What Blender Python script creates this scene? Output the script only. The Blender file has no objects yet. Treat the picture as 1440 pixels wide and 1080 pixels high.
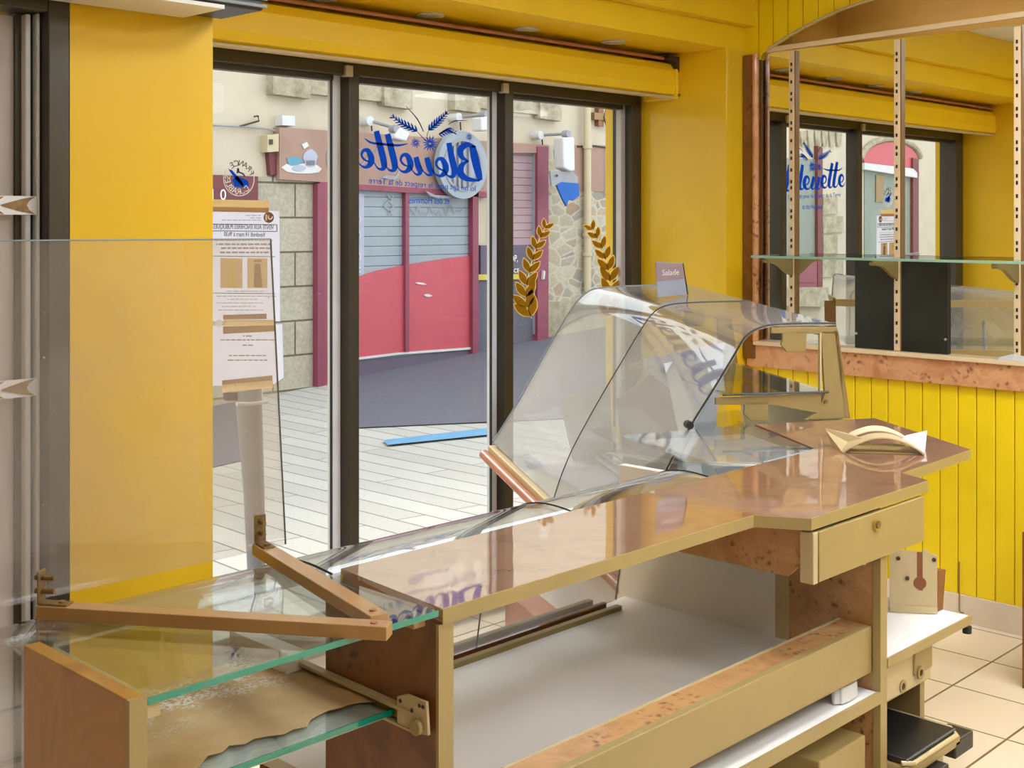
import bpy, bmesh, math, random
from mathutils import Vector, Matrix
random.seed(7)
C = bpy.context.scene.collection
S = bpy.context.scene

# ------------------------------------------------------------------ camera model (for measuring)
FPX, CX, HY, H = 1760.0, 720.0, 312.0, 1.55
A = math.atan((2430 - 720) / FPX)
ca, sa = math.cos(A), math.sin(A)
def ray(x, y):
    u = (x - CX) / FPX; v = (HY - y) / FPX
    return (ca + sa * u, sa - ca * u, v)
def atY(x, y, Y):
    d = ray(x, y); t = Y / d[1]; return Vector((d[0] * t, Y, H + d[2] * t))
def atX(x, y, X):
    d = ray(x, y); t = X / d[0]; return Vector((X, d[1] * t, H + d[2] * t))
def atZ(x, y, Z):
    d = ray(x, y); t = (Z - H) / d[2]; return Vector((d[0] * t, d[1] * t, Z))

# ------------------------------------------------------------------ materials
def srgb(r, g, b):
    f = lambda c: (c / 255 / 12.92) if c <= 10.31 else ((c / 255 + 0.055) / 1.055) ** 2.4
    return (f(r), f(g), f(b), 1)
def newmat(name):
    m = bpy.data.materials.new(name); m.use_nodes = True
    nt = m.node_tree; nt.nodes.clear()
    out = nt.nodes.new('ShaderNodeOutputMaterial')
    return m, nt, out
def N_(nt, typ, **kw):
    n = nt.nodes.new(typ)
    for k, v in kw.items(): setattr(n, k, v)
    return n
def coords(nt, scale=(1, 1, 1), rot=(0, 0, 0)):
    tc = N_(nt, 'ShaderNodeNewGeometry'); mp = N_(nt, 'ShaderNodeMapping')
    mp.inputs['Scale'].default_value = scale; mp.inputs['Rotation'].default_value = rot
    nt.links.new(tc.outputs['Position'], mp.inputs['Vector'])
    return mp.outputs['Vector']
def ramp(nt, fac, stops):
    r = N_(nt, 'ShaderNodeValToRGB'); e = r.color_ramp.elements
    while len(e) < len(stops): e.new(0.5)
    for i, (p, c) in enumerate(stops): e[i].position = p; e[i].color = c
    nt.links.new(fac, r.inputs['Fac']); return r.outputs['Color']
def noise(nt, vec, scale, detail=3, rough=0.55, dist=0.0):
    n = N_(nt, 'ShaderNodeTexNoise')
    n.inputs['Scale'].default_value = scale; n.inputs['Detail'].default_value = detail
    n.inputs['Roughness'].default_value = rough; n.inputs['Distortion'].default_value = dist
    nt.links.new(vec, n.inputs['Vector']); return n.outputs['Fac']
def mixc(nt, fac, a, b, mode='MIX'):
    m = N_(nt, 'ShaderNodeMix', data_type='RGBA', blend_type=mode)
    for k, v in ((0, fac), (6, a), (7, b)):
        if hasattr(v, 'links') or hasattr(v, 'is_linked'): nt.links.new(v, m.inputs[k])
        else: m.inputs[k].default_value = v
    return m.outputs[2]
def bump(nt, height, strength=0.2, dist=0.01):
    b = N_(nt, 'ShaderNodeBump'); b.inputs['Strength'].default_value = strength
    b.inputs['Distance'].default_value = dist
    nt.links.new(height, b.inputs['Height']); return b.outputs['Normal']
def principled(nt, out, col=None, rough=0.5, metal=0, coat=0, coat_rough=0.03, coat_ior=1.5, spec=0.5, normal=None, alpha=None):
    p = N_(nt, 'ShaderNodeBsdfPrincipled')
    if col is not None:
        if hasattr(col, 'is_linked'): nt.links.new(col, p.inputs['Base Color'])
        else: p.inputs['Base Color'].default_value = col
    p.inputs['Roughness'].default_value = rough; p.inputs['Metallic'].default_value = metal
    p.inputs['Coat Weight'].default_value = coat; p.inputs['Coat Roughness'].default_value = coat_rough
    p.inputs['Coat IOR'].default_value = coat_ior
    p.inputs['Specular IOR Level'].default_value = spec
    if normal is not None:
        nt.links.new(normal, p.inputs['Normal'])
    nt.links.new(p.outputs[0], out.inputs['Surface']); return p
def plain(name, col, rough=0.5, metal=0, coat=0, var=0.06, scale=6, spec=0.5, bumps=0.0):
    """a painted / laminated surface with a faint mottle"""
    m, nt, out = newmat(name)
    v = coords(nt); f = noise(nt, v, scale, 4)
    lo = tuple(c * (1 - var) for c in col[:3]) + (1,); hi = tuple(min(1, c * (1 + var)) for c in col[:3]) + (1,)
    c = ramp(nt, f, [(0.3, lo), (0.7, hi)])
    nrm = bump(nt, noise(nt, v, 90, 3), bumps, 0.003) if bumps else None
    principled(nt, out, c, rough, metal, coat, spec=spec, normal=nrm); return m
def glassmat(name, tint=(0.97, 0.985, 0.98, 1), refl=1.0, base=0.0, dust_sheen=0.0, dust_sheen_col=(0.8, 0.8, 0.82, 1), dust_sheen_scale=3.0):
    m, nt, out = newmat(name)
    t = N_(nt, 'ShaderNodeBsdfTransparent'); t.inputs[0].default_value = tint
    g = N_(nt, 'ShaderNodeBsdfGlossy'); g.inputs['Roughness'].default_value = 0.0
    lw_ = N_(nt, 'ShaderNodeLayerWeight'); lw_.inputs[0].default_value = 0.5
    pw = N_(nt, 'ShaderNodeMath', operation='POWER'); nt.links.new(lw_.outputs['Facing'], pw.inputs[0]); pw.inputs[1].default_value = 4.5
    mt = N_(nt, 'ShaderNodeMath', operation='MULTIPLY_ADD', use_clamp=True)
    nt.links.new(pw.outputs[0], mt.inputs[0]); mt.inputs[1].default_value = 0.7 * refl; mt.inputs[2].default_value = 0.035 * refl + base
    mx = N_(nt, 'ShaderNodeMixShader')
    nt.links.new(mt.outputs[0], mx.inputs[0]); nt.links.new(t.outputs[0], mx.inputs[1]); nt.links.new(g.outputs[0], mx.inputs[2])
    last = mx.outputs[0]
    if dust_sheen:  # pale film: real dust, and painted whitish reflections on the lifted case glass
        d = N_(nt, 'ShaderNodeBsdfDiffuse'); d.inputs[0].default_value = dust_sheen_col
        tr = N_(nt, 'ShaderNodeBsdfTranslucent'); tr.inputs[0].default_value = dust_sheen_col
        ad = N_(nt, 'ShaderNodeMixShader'); nt.links.new(d.outputs[0], ad.inputs[1]); nt.links.new(tr.outputs[0], ad.inputs[2])
        f = noise(nt, coords(nt), dust_sheen_scale, 4)
        sp = noise(nt, coords(nt), 70, 2)
        r = N_(nt, 'ShaderNodeMapRange'); nt.links.new(f, r.inputs[0])
        r.inputs[1].default_value = 0.3; r.inputs[2].default_value = 0.75; r.inputs[3].default_value = dust_sheen * 0.55; r.inputs[4].default_value = dust_sheen * 1.35
        r2 = N_(nt, 'ShaderNodeMapRange'); nt.links.new(sp, r2.inputs[0])
        r2.inputs[1].default_value = 0.74; r2.inputs[2].default_value = 0.78; r2.inputs[3].default_value = 0; r2.inputs[4].default_value = 0.35
        sm = N_(nt, 'ShaderNodeMath', operation='ADD'); nt.links.new(r.outputs[0], sm.inputs[0]); nt.links.new(r2.outputs[0], sm.inputs[1])
        m2 = N_(nt, 'ShaderNodeMixShader'); nt.links.new(sm.outputs[0], m2.inputs[0])
        nt.links.new(last, m2.inputs[1]); nt.links.new(ad.outputs[0], m2.inputs[2]); last = m2.outputs[0]
    nt.links.new(last, out.inputs['Surface']); return m
def burl(name, base, dark, hi, gloss=0.25, coat=0.3, coat_ior=1.5, scale=1.0, wav=0, lo=0.54):
    m, nt, out = newmat(name)
    v = coords(nt, (scale,) * 3)
    c = ramp(nt, noise(nt, v, 7, 5, 0.6, 0.8), [(0.28, base), (0.5, hi), (0.72, base)])
    vo = N_(nt, 'ShaderNodeTexVoronoi'); vo.inputs['Scale'].default_value = 46; vo.inputs['Randomness'].default_value = 1
    dn = N_(nt, 'ShaderNodeTexNoise'); dn.inputs['Scale'].default_value = 22; nt.links.new(v, dn.inputs['Vector'])
    va_ = N_(nt, 'ShaderNodeVectorMath', operation='MULTIPLY_ADD'); nt.links.new(dn.outputs['Color'], va_.inputs[0]); va_.inputs[1].default_value = (0.035,) * 3; nt.links.new(v, va_.inputs[2])
    nt.links.new(va_.outputs[0], vo.inputs['Vector'])
    k = ramp(nt, vo.outputs['Distance'], [(0.16, (0.8, 0.8, 0.8, 1)), (0.46, (0, 0, 0, 1))])
    cl = ramp(nt, noise(nt, v, 8.5, 2), [(lo, (0, 0, 0, 1)), (lo + 0.1, (1, 1, 1, 1))])
    kk = mixc(nt, 1.0, k, cl, 'MULTIPLY')
    c = mixc(nt, kk, c, dark)
    nrm = bump(nt, noise(nt, v, 5.5, 1), wav, 0.05) if wav else None
    pr = principled(nt, out, c, gloss, 0, coat, coat_ior=coat_ior)
    if wav: nt.links.new(nrm, pr.inputs['Coat Normal'])
    return m

M = {}
M['yellow'] = plain('yellow_wall_paint', (0.80, 0.50, 0.012, 1), 0.45, var=0.04, scale=2.2, spec=0.35)
M['soffit'] = plain('yellow_satin_paint', (0.84, 0.56, 0.014, 1), 0.35, var=0.03, spec=0.5)
M['bead'] = plain('yellow_bead_paint', (0.90, 0.66, 0.006, 1), 0.4, var=0.04)
M['groove'] = plain('groove_paint', (0.40, 0.25, 0.01, 1), 0.6)
M['white'] = plain('white_melamine', (0.84, 0.83, 0.82, 1), 0.35, var=0.02)
M['ceil'] = plain('white_ceiling', (0.80, 0.77, 0.70, 1), 0.7, var=0.02)
M['cream'] = plain('cream_edge_laminate', (0.36, 0.265, 0.105, 1), 0.4, var=0.05)
M['cream2'] = plain('pale_cream_paint', (0.54, 0.43, 0.24, 1), 0.4, var=0.05)
M['cream3'] = plain('pinkish_cream_enamel', (0.80, 0.62, 0.40, 1), 0.4, var=0.04)
M['satin'] = plain('yellow_satin_wall', (0.82, 0.53, 0.012, 1), 0.30, var=0.04, scale=2.2, spec=0.7, coat=0.35)
M['olive'] = plain('olive_gold_metal', (0.30, 0.22, 0.08, 1), 0.42, metal=0.1, var=0.08)
M['olive_side'] = plain('brown_gold_metal', (0.27, 0.15, 0.05, 1), 0.4, metal=0.1)
M['bronze'] = plain('dark_bronze_metal', (0.055, 0.045, 0.030, 1), 0.4, metal=0.3, var=0.1)
M['alu'] = plain('grey_aluminium', (0.52, 0.50, 0.50, 1), 0.35, metal=0.2)
M['alu_blue'] = plain('pale_aluminium', (0.74, 0.77, 0.84, 1), 0.3, metal=0.0)
M['black'] = plain('black_plastic', (0.012, 0.012, 0.012, 1), 0.4)
M['chalk'] = plain('chalkboard_black', (0.018, 0.020, 0.016, 1), 0.38, var=0.6, scale=4)
M['dark'] = plain('dark_brown', (0.05, 0.022, 0.012, 1), 0.5)
M['wood_red'] = plain('red_brown_wood', (0.42, 0.16, 0.085, 1), 0.3, var=0.15, scale=12)
M['wood_brown'] = plain('brown_wood', (0.22, 0.075, 0.022, 1), 0.4, var=0.2, scale=14)
M['bar'] = plain('tan_varnished_wood', (0.45, 0.255, 0.10, 1), 0.3, var=0.1, scale=9, coat=0.3)
M['ochre'] = plain('ochre_niche_paint', (0.50, 0.29, 0.05, 1), 0.5, var=0.05)
M['salmon'] = plain('salmon_niche_panel', (0.76, 0.62, 0.42, 1), 0.5, var=0.05)
M['rust'] = plain('rusty_brass', (0.24, 0.15, 0.06, 1), 0.45, metal=0.5, var=0.3, scale=60)
M['brass'] = plain('brass', (0.50, 0.34, 0.10, 1), 0.3, metal=0.7)
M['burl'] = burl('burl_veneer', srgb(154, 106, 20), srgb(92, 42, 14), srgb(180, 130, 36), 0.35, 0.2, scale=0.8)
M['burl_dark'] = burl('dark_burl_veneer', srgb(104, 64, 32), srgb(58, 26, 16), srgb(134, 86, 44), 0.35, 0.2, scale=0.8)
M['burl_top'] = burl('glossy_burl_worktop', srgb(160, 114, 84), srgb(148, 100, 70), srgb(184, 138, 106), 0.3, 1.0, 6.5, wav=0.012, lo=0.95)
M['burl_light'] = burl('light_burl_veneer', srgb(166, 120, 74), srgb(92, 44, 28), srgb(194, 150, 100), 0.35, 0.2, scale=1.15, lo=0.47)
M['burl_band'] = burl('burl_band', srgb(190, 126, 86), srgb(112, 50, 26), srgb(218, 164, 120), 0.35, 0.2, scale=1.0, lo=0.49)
M['glass'] = glassmat('window_glass', (0.98, 0.99, 0.985, 1), 0.45)
M['glass_case'] = glassmat('case_glass', (0.955, 0.97, 0.97, 1), 1.6, 0.02, dust_sheen=0.05, dust_sheen_scale=5)
M['glass_lift'] = glassmat('lifted_case_glass', (0.95, 0.965, 0.97, 1), 1.6, 0.15, dust_sheen=0.22, dust_sheen_col=(0.93, 0.93, 0.98, 1), dust_sheen_scale=3)  # strong pale film paints whitish reflections into the glass colour
M['glass_bent'] = glassmat('bent_glass', (0.965, 0.975, 0.975, 1), 1.5, 0.15, dust_sheen=0.04)
M['glass_shelf'] = glassmat('shelf_glass', (0.93, 0.97, 0.95, 1), 1.2, 0.06)
M['acrylic'] = glassmat('scratched_acrylic', (0.97, 0.96, 0.95, 1), 0.8, 0.02, dust_sheen=0.115, dust_sheen_col=(0.86, 0.82, 0.86, 1), dust_sheen_scale=4)
m, nt, out = newmat('green_glass_edge'); principled(nt, out, (0.0, 0.26, 0.17, 1), 0.08, coat=1); M['green'] = m
m, nt, out = newmat('pale_green_glass_edge'); principled(nt, out, (0.28, 0.48, 0.36, 1), 0.1, coat=1); M['green_pale'] = m
m, nt, out = newmat('dark_glass_edge'); principled(nt, out, (0.02, 0.025, 0.022, 1), 0.5); M['edge_dark'] = m
m, nt, out = newmat('mirror_silver'); g = N_(nt, 'ShaderNodeBsdfGlossy'); g.inputs['Roughness'].default_value = 0.0
g.inputs[0].default_value = (0.93, 0.95, 0.92, 1); nt.links.new(g.outputs[0], out.inputs[0]); M['mirror'] = m
def sheetmat(name, col, k=0.5):
    m, nt, out = newmat(name)
    d = N_(nt, 'ShaderNodeBsdfDiffuse'); d.inputs[0].default_value = col
    tr = N_(nt, 'ShaderNodeBsdfTranslucent'); tr.inputs[0].default_value = col; mx = N_(nt, 'ShaderNodeMixShader'); mx.inputs[0].default_value = k
    nt.links.new(d.outputs[0], mx.inputs[1]); nt.links.new(tr.outputs[0], mx.inputs[2]); nt.links.new(mx.outputs[0], out.inputs[0]); return m
M['paper'] = sheetmat('white_paper', (0.86, 0.88, 0.97, 1), 0.55)
M['ink'] = plain('black_ink', (0.09, 0.09, 0.10, 1), 0.7)
M['ink_grey'] = plain('grey_ink', (0.34, 0.34, 0.37, 1), 0.7)
M['tape'] = sheetmat('tan_tape', (0.58, 0.40, 0.24, 1))
M['tape_pale'] = sheetmat('pale_masking_tape', (0.84, 0.70, 0.46, 1))
M['blue'] = sheetmat('blue_vinyl', srgb(40, 112, 220))
M['navy'] = plain('navy_vinyl', srgb(24, 40, 92), 0.5)
M['gold'] = sheetmat('gold_vinyl', srgb(196, 150, 40))
M['gold_pale'] = sheetmat('pale_gold_vinyl', srgb(244, 226, 160))
M['white_vinyl'] = plain('white_vinyl', (0.85, 0.85, 0.88, 1), 0.5)
M['kraft'] = None
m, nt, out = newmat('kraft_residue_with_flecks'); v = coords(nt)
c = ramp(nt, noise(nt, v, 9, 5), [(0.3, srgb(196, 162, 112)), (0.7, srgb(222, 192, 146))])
fl = ramp(nt, noise(nt, v, 170, 2), [(0.465, (0, 0, 0, 1)), (0.50, (1, 1, 1, 1))])  # white specks paint glints of light into the kraft colour
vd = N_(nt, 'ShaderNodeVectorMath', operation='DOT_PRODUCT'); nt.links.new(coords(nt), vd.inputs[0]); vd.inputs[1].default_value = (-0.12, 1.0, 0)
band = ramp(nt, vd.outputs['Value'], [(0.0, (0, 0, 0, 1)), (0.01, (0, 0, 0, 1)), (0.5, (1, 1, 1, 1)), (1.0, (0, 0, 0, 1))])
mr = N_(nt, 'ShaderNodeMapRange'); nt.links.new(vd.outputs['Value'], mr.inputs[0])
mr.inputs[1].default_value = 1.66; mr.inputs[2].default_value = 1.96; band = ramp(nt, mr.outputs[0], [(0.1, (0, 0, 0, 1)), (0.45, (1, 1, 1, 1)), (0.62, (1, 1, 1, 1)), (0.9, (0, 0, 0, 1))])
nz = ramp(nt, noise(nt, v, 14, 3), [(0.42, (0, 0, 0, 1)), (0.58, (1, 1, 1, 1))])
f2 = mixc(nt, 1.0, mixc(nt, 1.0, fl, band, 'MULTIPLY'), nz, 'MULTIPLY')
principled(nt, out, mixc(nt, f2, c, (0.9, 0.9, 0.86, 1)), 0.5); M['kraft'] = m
# outdoor
def sx(r, g, b):
    c = srgb(r, g, b); return (c[0] * .70, c[1] * .70, c[2] * .70, 1)
M['render'] = plain('cream_render', sx(222, 209, 186), 0.9, var=0.06, scale=3, bumps=0.5)
m, nt, out = newmat('street_stone'); v = coords(nt)
c = ramp(nt, noise(nt, v, 5, 6, 0.7), [(0.3, sx(150, 138, 112)), (0.5, sx(190, 178, 152)), (0.7, sx(214, 204, 182))])
principled(nt, out, c, 0.9, normal=bump(nt, noise(nt, v, 30, 5), 0.6, 0.02)); M['stone'] = m
def rubble(name, mortar, cols, scale):
    m, nt, out = newmat(name); v = coords(nt, (1, 1, 1.6))
    vo = N_(nt, 'ShaderNodeTexVoronoi', feature='DISTANCE_TO_EDGE'); vo.inputs['Scale'].default_value = scale; nt.links.new(v, vo.inputs['Vector'])
    v1 = N_(nt, 'ShaderNodeTexVoronoi'); v1.inputs['Scale'].default_value = scale; nt.links.new(v, v1.inputs['Vector'])
    sx = N_(nt, 'ShaderNodeSeparateColor'); nt.links.new(v1.outputs['Color'], sx.inputs[0])
    c = ramp(nt, sx.outputs[0], [(i / (len(cols) - 1), k) for i, k in enumerate(cols)])
    e = ramp(nt, vo.outputs['Distance'], [(0.03, (1, 1, 1, 1)), (0.09, (0, 0, 0, 1))])
    c = mixc(nt, e, c, mortar)
    c = mixc(nt, 0.3, c, ramp(nt, noise(nt, v, 24, 4), [(0.3, (0.2, 0.2, 0.2, 1)), (0.7, (1, 1, 1, 1))]), 'MULTIPLY')
    principled(nt, out, c, 0.9, normal=bump(nt, vo.outputs['Distance'], 0.4, 0.03)); return m
M['rubble'] = rubble('rubble_stone', sx(220, 212, 192), [sx(184, 172, 150), sx(210, 196, 166), sx(164, 160, 150), sx(218, 206, 182), sx(190, 160, 136)], 4.2)
m, nt, out = newmat('ashlar_stone'); v = coords(nt, rot=(math.radians(90), 0, 0))
b = N_(nt, 'ShaderNodeTexBrick'); b.inputs['Scale'].default_value = 1.0; b.inputs['Brick Width'].default_value = 0.62; b.inputs['Row Height'].default_value = 0.40
b.inputs['Mortar Size'].default_value = 0.012; b.inputs['Color1'].default_value = sx(216, 209, 188); b.inputs['Color2'].default_value = sx(202, 194, 172); b.inputs['Mortar'].default_value = sx(122, 112, 92)
nt.links.new(v, b.inputs['Vector'])
c = mixc(nt, 0.5, b.outputs['Color'], ramp(nt, noise(nt, coords(nt), 26, 6, 0.8), [(0.3, (0.25, 0.24, 0.2, 1)), (0.65, (1, 1, 1, 1))]), 'MULTIPLY')
principled(nt, out, c, 0.9, normal=bump(nt, noise(nt, coords(nt), 30, 4), 0.5, 0.02)); M['ashlar'] = m
m, nt, out = newmat('street_paving'); v = coords(nt, rot=(0, 0, math.radians(-81)))
b = N_(nt, 'ShaderNodeTexBrick'); b.inputs['Scale'].default_value = 1.0; b.inputs['Brick Width'].default_value = 2.6; b.inputs['Row Height'].default_value = 0.21
b.inputs['Mortar Size'].default_value = 0.007; b.inputs['Color1'].default_value = sx(214, 212, 204); b.inputs['Color2'].default_value = sx(200, 197, 190); b.inputs['Mortar'].default_value = sx(128, 124, 120)
nt.links.new(v, b.inputs['Vector'])
c = mixc(nt, 0.35, b.outputs['Color'], ramp(nt, noise(nt, coords(nt), 60, 4), [(0.3, (0.5, 0.5, 0.5, 1)), (0.7, (1, 1, 1, 1))]), 'MULTIPLY')
principled(nt, out, c, 0.85); M['paving'] = m
M['asphalt'] = plain('blue_grey_asphalt', sx(108, 108, 122), 0.85, var=0.14, scale=30)
M['blueline'] = plain('blue_road_paint', sx(112, 170, 214), 0.8, var=0.12, scale=9)
M['pink'] = plain('raspberry_paint', sx(152, 66, 90), 0.5, var=0.1)
M['maroon'] = plain('dark_maroon_paint', sx(122, 54, 62), 0.6, var=0.15, scale=8)
M['red'] = plain('coral_red_paint', sx(212, 86, 100), 0.5, var=0.04)
M['fascia'] = plain('faded_brown_fascia', sx(180, 146, 130), 0.8, var=0.08, scale=3)
M['grey_light'] = plain('pale_grey_metal', sx(166, 178, 187), 0.6, var=0.05)
M['grey'] = plain('grey_plastic', sx(166, 166, 172), 0.6, var=0.07)
M['pinkgrey'] = plain('pinkish_grey_cladding', sx(190, 160, 166), 0.7, var=0.06)
M['cyan'] = plain('turquoise_paint', sx(96, 168, 194), 0.6)
M['lilac'] = plain('pale_lilac_paint', sx(190, 194, 214), 0.7)
M['offwhite'] = plain('off_white_paint', sx(232, 232, 232), 0.6)
M['navygrey'] = plain('slate_purple_panel', sx(110, 98, 118), 0.7)
M['sign_yellow'] = plain('yellow_strip', sx(226, 204, 90), 0.7)
M['bluecloth'] = plain('bright_blue_cloth', sx(24, 104, 196), 0.8)
M['pipe'] = plain('cream_pipe', sx(216, 200, 164), 0.6)
M['shop_grey'] = plain('grey_green_shop', sx(150, 160, 150), 0.7)
m, nt, out = newmat('floor_tiles'); v = coords(nt)
b = N_(nt, 'ShaderNodeTexBrick', offset=0.0); b.inputs['Scale'].default_value = 1.0; b.inputs['Brick Width'].default_value = 0.31; b.inputs['Row Height'].default_value = 0.31
b.inputs['Mortar Size'].default_value = 0.004; b.inputs['Color1'].default_value = srgb(228, 214, 192); b.inputs['Color2'].default_value = srgb(222, 206, 184); b.inputs['Mortar'].default_value = srgb(110, 92, 70)
nt.links.new(v, b.inputs['Vector']); principled(nt, out, b.outputs['Color'], 0.3); M['tile'] = m
M['tile_skirt'] = plain('pale_skirting_tile', srgb(222, 208, 188), 0.35)
M['lilac_in'] = plain('pale_lilac_laminate', (0.70, 0.70, 0.78, 1), 0.4)
m, nt, out = newmat('led_panel'); e = N_(nt, 'ShaderNodeEmission'); e.inputs[0].default_value = (0.94, 0.97, 1, 1); e.inputs[1].default_value = 21.5  # glow of the added ceiling panels, out of view
nt.links.new(e.outputs[0], out.inputs[0]); M['led'] = m
m, nt, out = newmat('frosted_film'); d = N_(nt, 'ShaderNodeBsdfDiffuse'); d.inputs[0].default_value = (0.74, 0.71, 0.71, 1)
tr = N_(nt, 'ShaderNodeBsdfTranslucent'); tr.inputs[0].default_value = (0.74, 0.71, 0.72, 1); mx = N_(nt, 'ShaderNodeMixShader')
nt.links.new(d.outputs[0], mx.inputs[1]); nt.links.new(tr.outputs[0], mx.inputs[2]); nt.links.new(mx.outputs[0], out.inputs[0]); M['frost'] = m

# ------------------------------------------------------------------ mesh building
class MB:
    def __init__(s): s.v = []; s.f = []
    def add(s, vs, fs):
        o = len(s.v); s.v += [Vector(p) for p in vs]; s.f += [tuple(i + o for i in f) for f in fs]; return s
    def box(s, x0, x1, y0, y1, z0, z1):
        return s.obox((x0, y0, z0), (x1 - x0, 0, 0), (0, y1 - y0, 0), (0, 0, z1 - z0))
    def obox(s, o, a, b, c):
        o, a, b, c = map(Vector, (o, a, b, c))
        vs = [o, o + a, o + a + b, o + b, o + c, o + a + c, o + a + b + c, o + b + c]
        return s.add(vs, [(0, 3, 2, 1), (4, 5, 6, 7), (0, 1, 5, 4), (1, 2, 6, 5), (2, 3, 7, 6), (3, 0, 4, 7)])
    def prism(s, pts, d):
        """closed 3-D polygon pushed along d"""
        n = len(pts); d = Vector(d); pts = [Vector(p) for p in pts]
        fs = [tuple(range(n))[::-1], tuple(range(n, 2 * n))] + [(i, (i + 1) % n, n + (i + 1) % n, n + i) for i in range(n)]
        return s.add(pts + [p + d for p in pts], fs)
    def sheet(s, A_, B_, t):
        """ruled sheet between two profiles, thickness vector list t (per point)"""
        n = len(A_); A_ = [Vector(p) for p in A_]; B_ = [Vector(p) for p in B_]
        def nor(i):
            a = A_[min(i + 1, n - 1)] - A_[max(i - 1, 0)]; b = B_[i] - A_[i]
            return a.cross(b).normalized() * t
        vs = []
        for i in range(n): vs += [A_[i], B_[i], B_[i] + nor(i), A_[i] + nor(i)]
        fs = []
        for i in range(n - 1):
            a, b = 4 * i, 4 * i + 4
            fs += [(a, a + 1, b + 1, b), (a + 2, a + 3, b + 3, b + 2), (a + 1, a + 2, b + 2, b + 1), (a + 3, a, b, b + 3)]
        e = 4 * (n - 1); fs += [(3, 2, 1, 0), (e, e + 1, e + 2, e + 3)]
        return s.add(vs, fs)
    def tube(s, pts, r, n=10):
        pts = [Vector(p) for p in pts]; rr = r if isinstance(r, (list, tuple)) else [r] * len(pts); vs = []; fs = []
        for i, p in enumerate(pts):
            t = (pts[min(i + 1, len(pts) - 1)] - pts[max(i - 1, 0)]).normalized()
            a = t.cross(Vector((0, 0, 1)));
            if a.length < 0.1: a = t.cross(Vector((1, 0, 0)))
            a.normalize(); b = t.cross(a)
            for k in range(n):
                q = 2 * math.pi * k / n; vs.append(p + (a * math.cos(q) + b * math.sin(q)) * rr[i])
        for i in range(len(pts) - 1):
            for k in range(n):
                fs.append((i * n + k, i * n + (k + 1) % n, (i + 1) * n + (k + 1) % n, (i + 1) * n + k))
        fs += [tuple(range(n))[::-1], tuple(range((len(pts) - 1) * n, len(pts) * n))]
        return s.add(vs, fs)
    def disc(s, c, axis, r, h, n=24, r2=None):
        c = Vector(c); ax = Vector(axis).normalized(); return s.tube([c, c + ax * h], [r, r2 if r2 is not None else r], n)
    def ring(s, c, ax, r0, r1, h, n=40):
        c = Vector(c); ax = Vector(ax).normalized(); a = ax.cross(Vector((0, 0, 1)))
        if a.length < .1: a = ax.cross(Vector((1, 0, 0)))
        a.normalize(); b = ax.cross(a); vs = []; fs = []
        for k in range(n):
            q = 2 * math.pi * k / n; d = a * math.cos(q) + b * math.sin(q)
            vs += [c + d * r0, c + d * r1, c + d * r1 + ax * h, c + d * r0 + ax * h]
        for k in range(n):
            i, j = 4 * k, 4 * ((k + 1) % n)
            for e in range(4): fs.append((i + e, i + (e + 1) % 4, j + (e + 1) % 4, j + e))
        return s.add(vs, fs)
    def build(s, name, mat, parent=None, bevel=0.0, smooth=False, origin=None):
        me = bpy.data.meshes.new(name)
        if parent is not None: off = parent_loc(parent)
        elif origin is not None: off = Vector(origin)
        else:
            xs = [p.x for p in s.v]; ys = [p.y for p in s.v]; zs = [p.z for p in s.v]
            off = Vector(((min(xs) + max(xs)) / 2, (min(ys) + max(ys)) / 2, min(zs)))
        me.from_pydata([tuple(p - off) for p in s.v], [], s.f); me.update()
        bm = bmesh.new(); bm.from_mesh(me); bmesh.ops.recalc_face_normals(bm, faces=bm.faces); bm.to_mesh(me); bm.free()
        o = bpy.data.objects.new(name, me); C.objects.link(o); me.materials.append(mat)
        if parent is not None: o.parent = parent
        else: o.location = off
        if bevel:
            b = o.modifiers.new('bevel', 'BEVEL'); b.width = bevel; b.segments = 2; b.limit_method = 'ANGLE'; b.angle_limit = math.radians(40)
        if smooth:
            for p in me.polygons: p.use_smooth = True
            try: me.set_sharp_from_angle(angle=math.radians(35))
            except Exception: pass
        return o
def parent_loc(o):
    l = Vector(o.location)
    while o.parent is not None: o = o.parent; l += Vector(o.location)
    return l
def tag(o, label, cat, group=None, kind=None):
    o['label'] = label; o['category'] = cat
    if group: o['group'] = group
    if kind: o['kind'] = kind
    return o
def thing(name, label, cat, loc=(0, 0, 0), group=None):
    o = bpy.data.objects.new(name, None); o.empty_display_size = 0.05; C.objects.link(o); o.location = loc
    return tag(o, label, cat, group)
def struct(o, label=None, cat=None):
    o['kind'] = 'structure'
    if label: o['label'] = label
    if cat: o['category'] = cat
    return o
def sempty(name, label, cat, loc):
    o = bpy.data.objects.new(name, None); o.empty_display_size = 0.05; C.objects.link(o); o.location = loc
    return struct(o, label, cat)
def copy_thing(o, loc, label=None):
    r = o.copy(); C.objects.link(r); r.location = loc
    if label: r['label'] = label
    for ch in list(o.children):
        c = ch.copy(); C.objects.link(c); c.parent = r
        for g in list(ch.children):
            d = g.copy(); C.objects.link(d); d.parent = c
    return r
def cat_rom(pts, n=6):
    out = []; P = [tuple(p) for p in pts]
    for i in range(len(P) - 1):
        p0, p1, p2, p3 = P[max(i - 1, 0)], P[i], P[i + 1], P[min(i + 2, len(P) - 1)]
        for k in range(n):
            t = k / n
            out.append(tuple(0.5 * (2 * b + (c - a) * t + (2 * a - 5 * b + 4 * c - d) * t * t + (3 * b - a - 3 * c + d) * t ** 3) for a, b, c, d in zip(p0, p1, p2, p3)))
    out.append(P[-1]); return out
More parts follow.
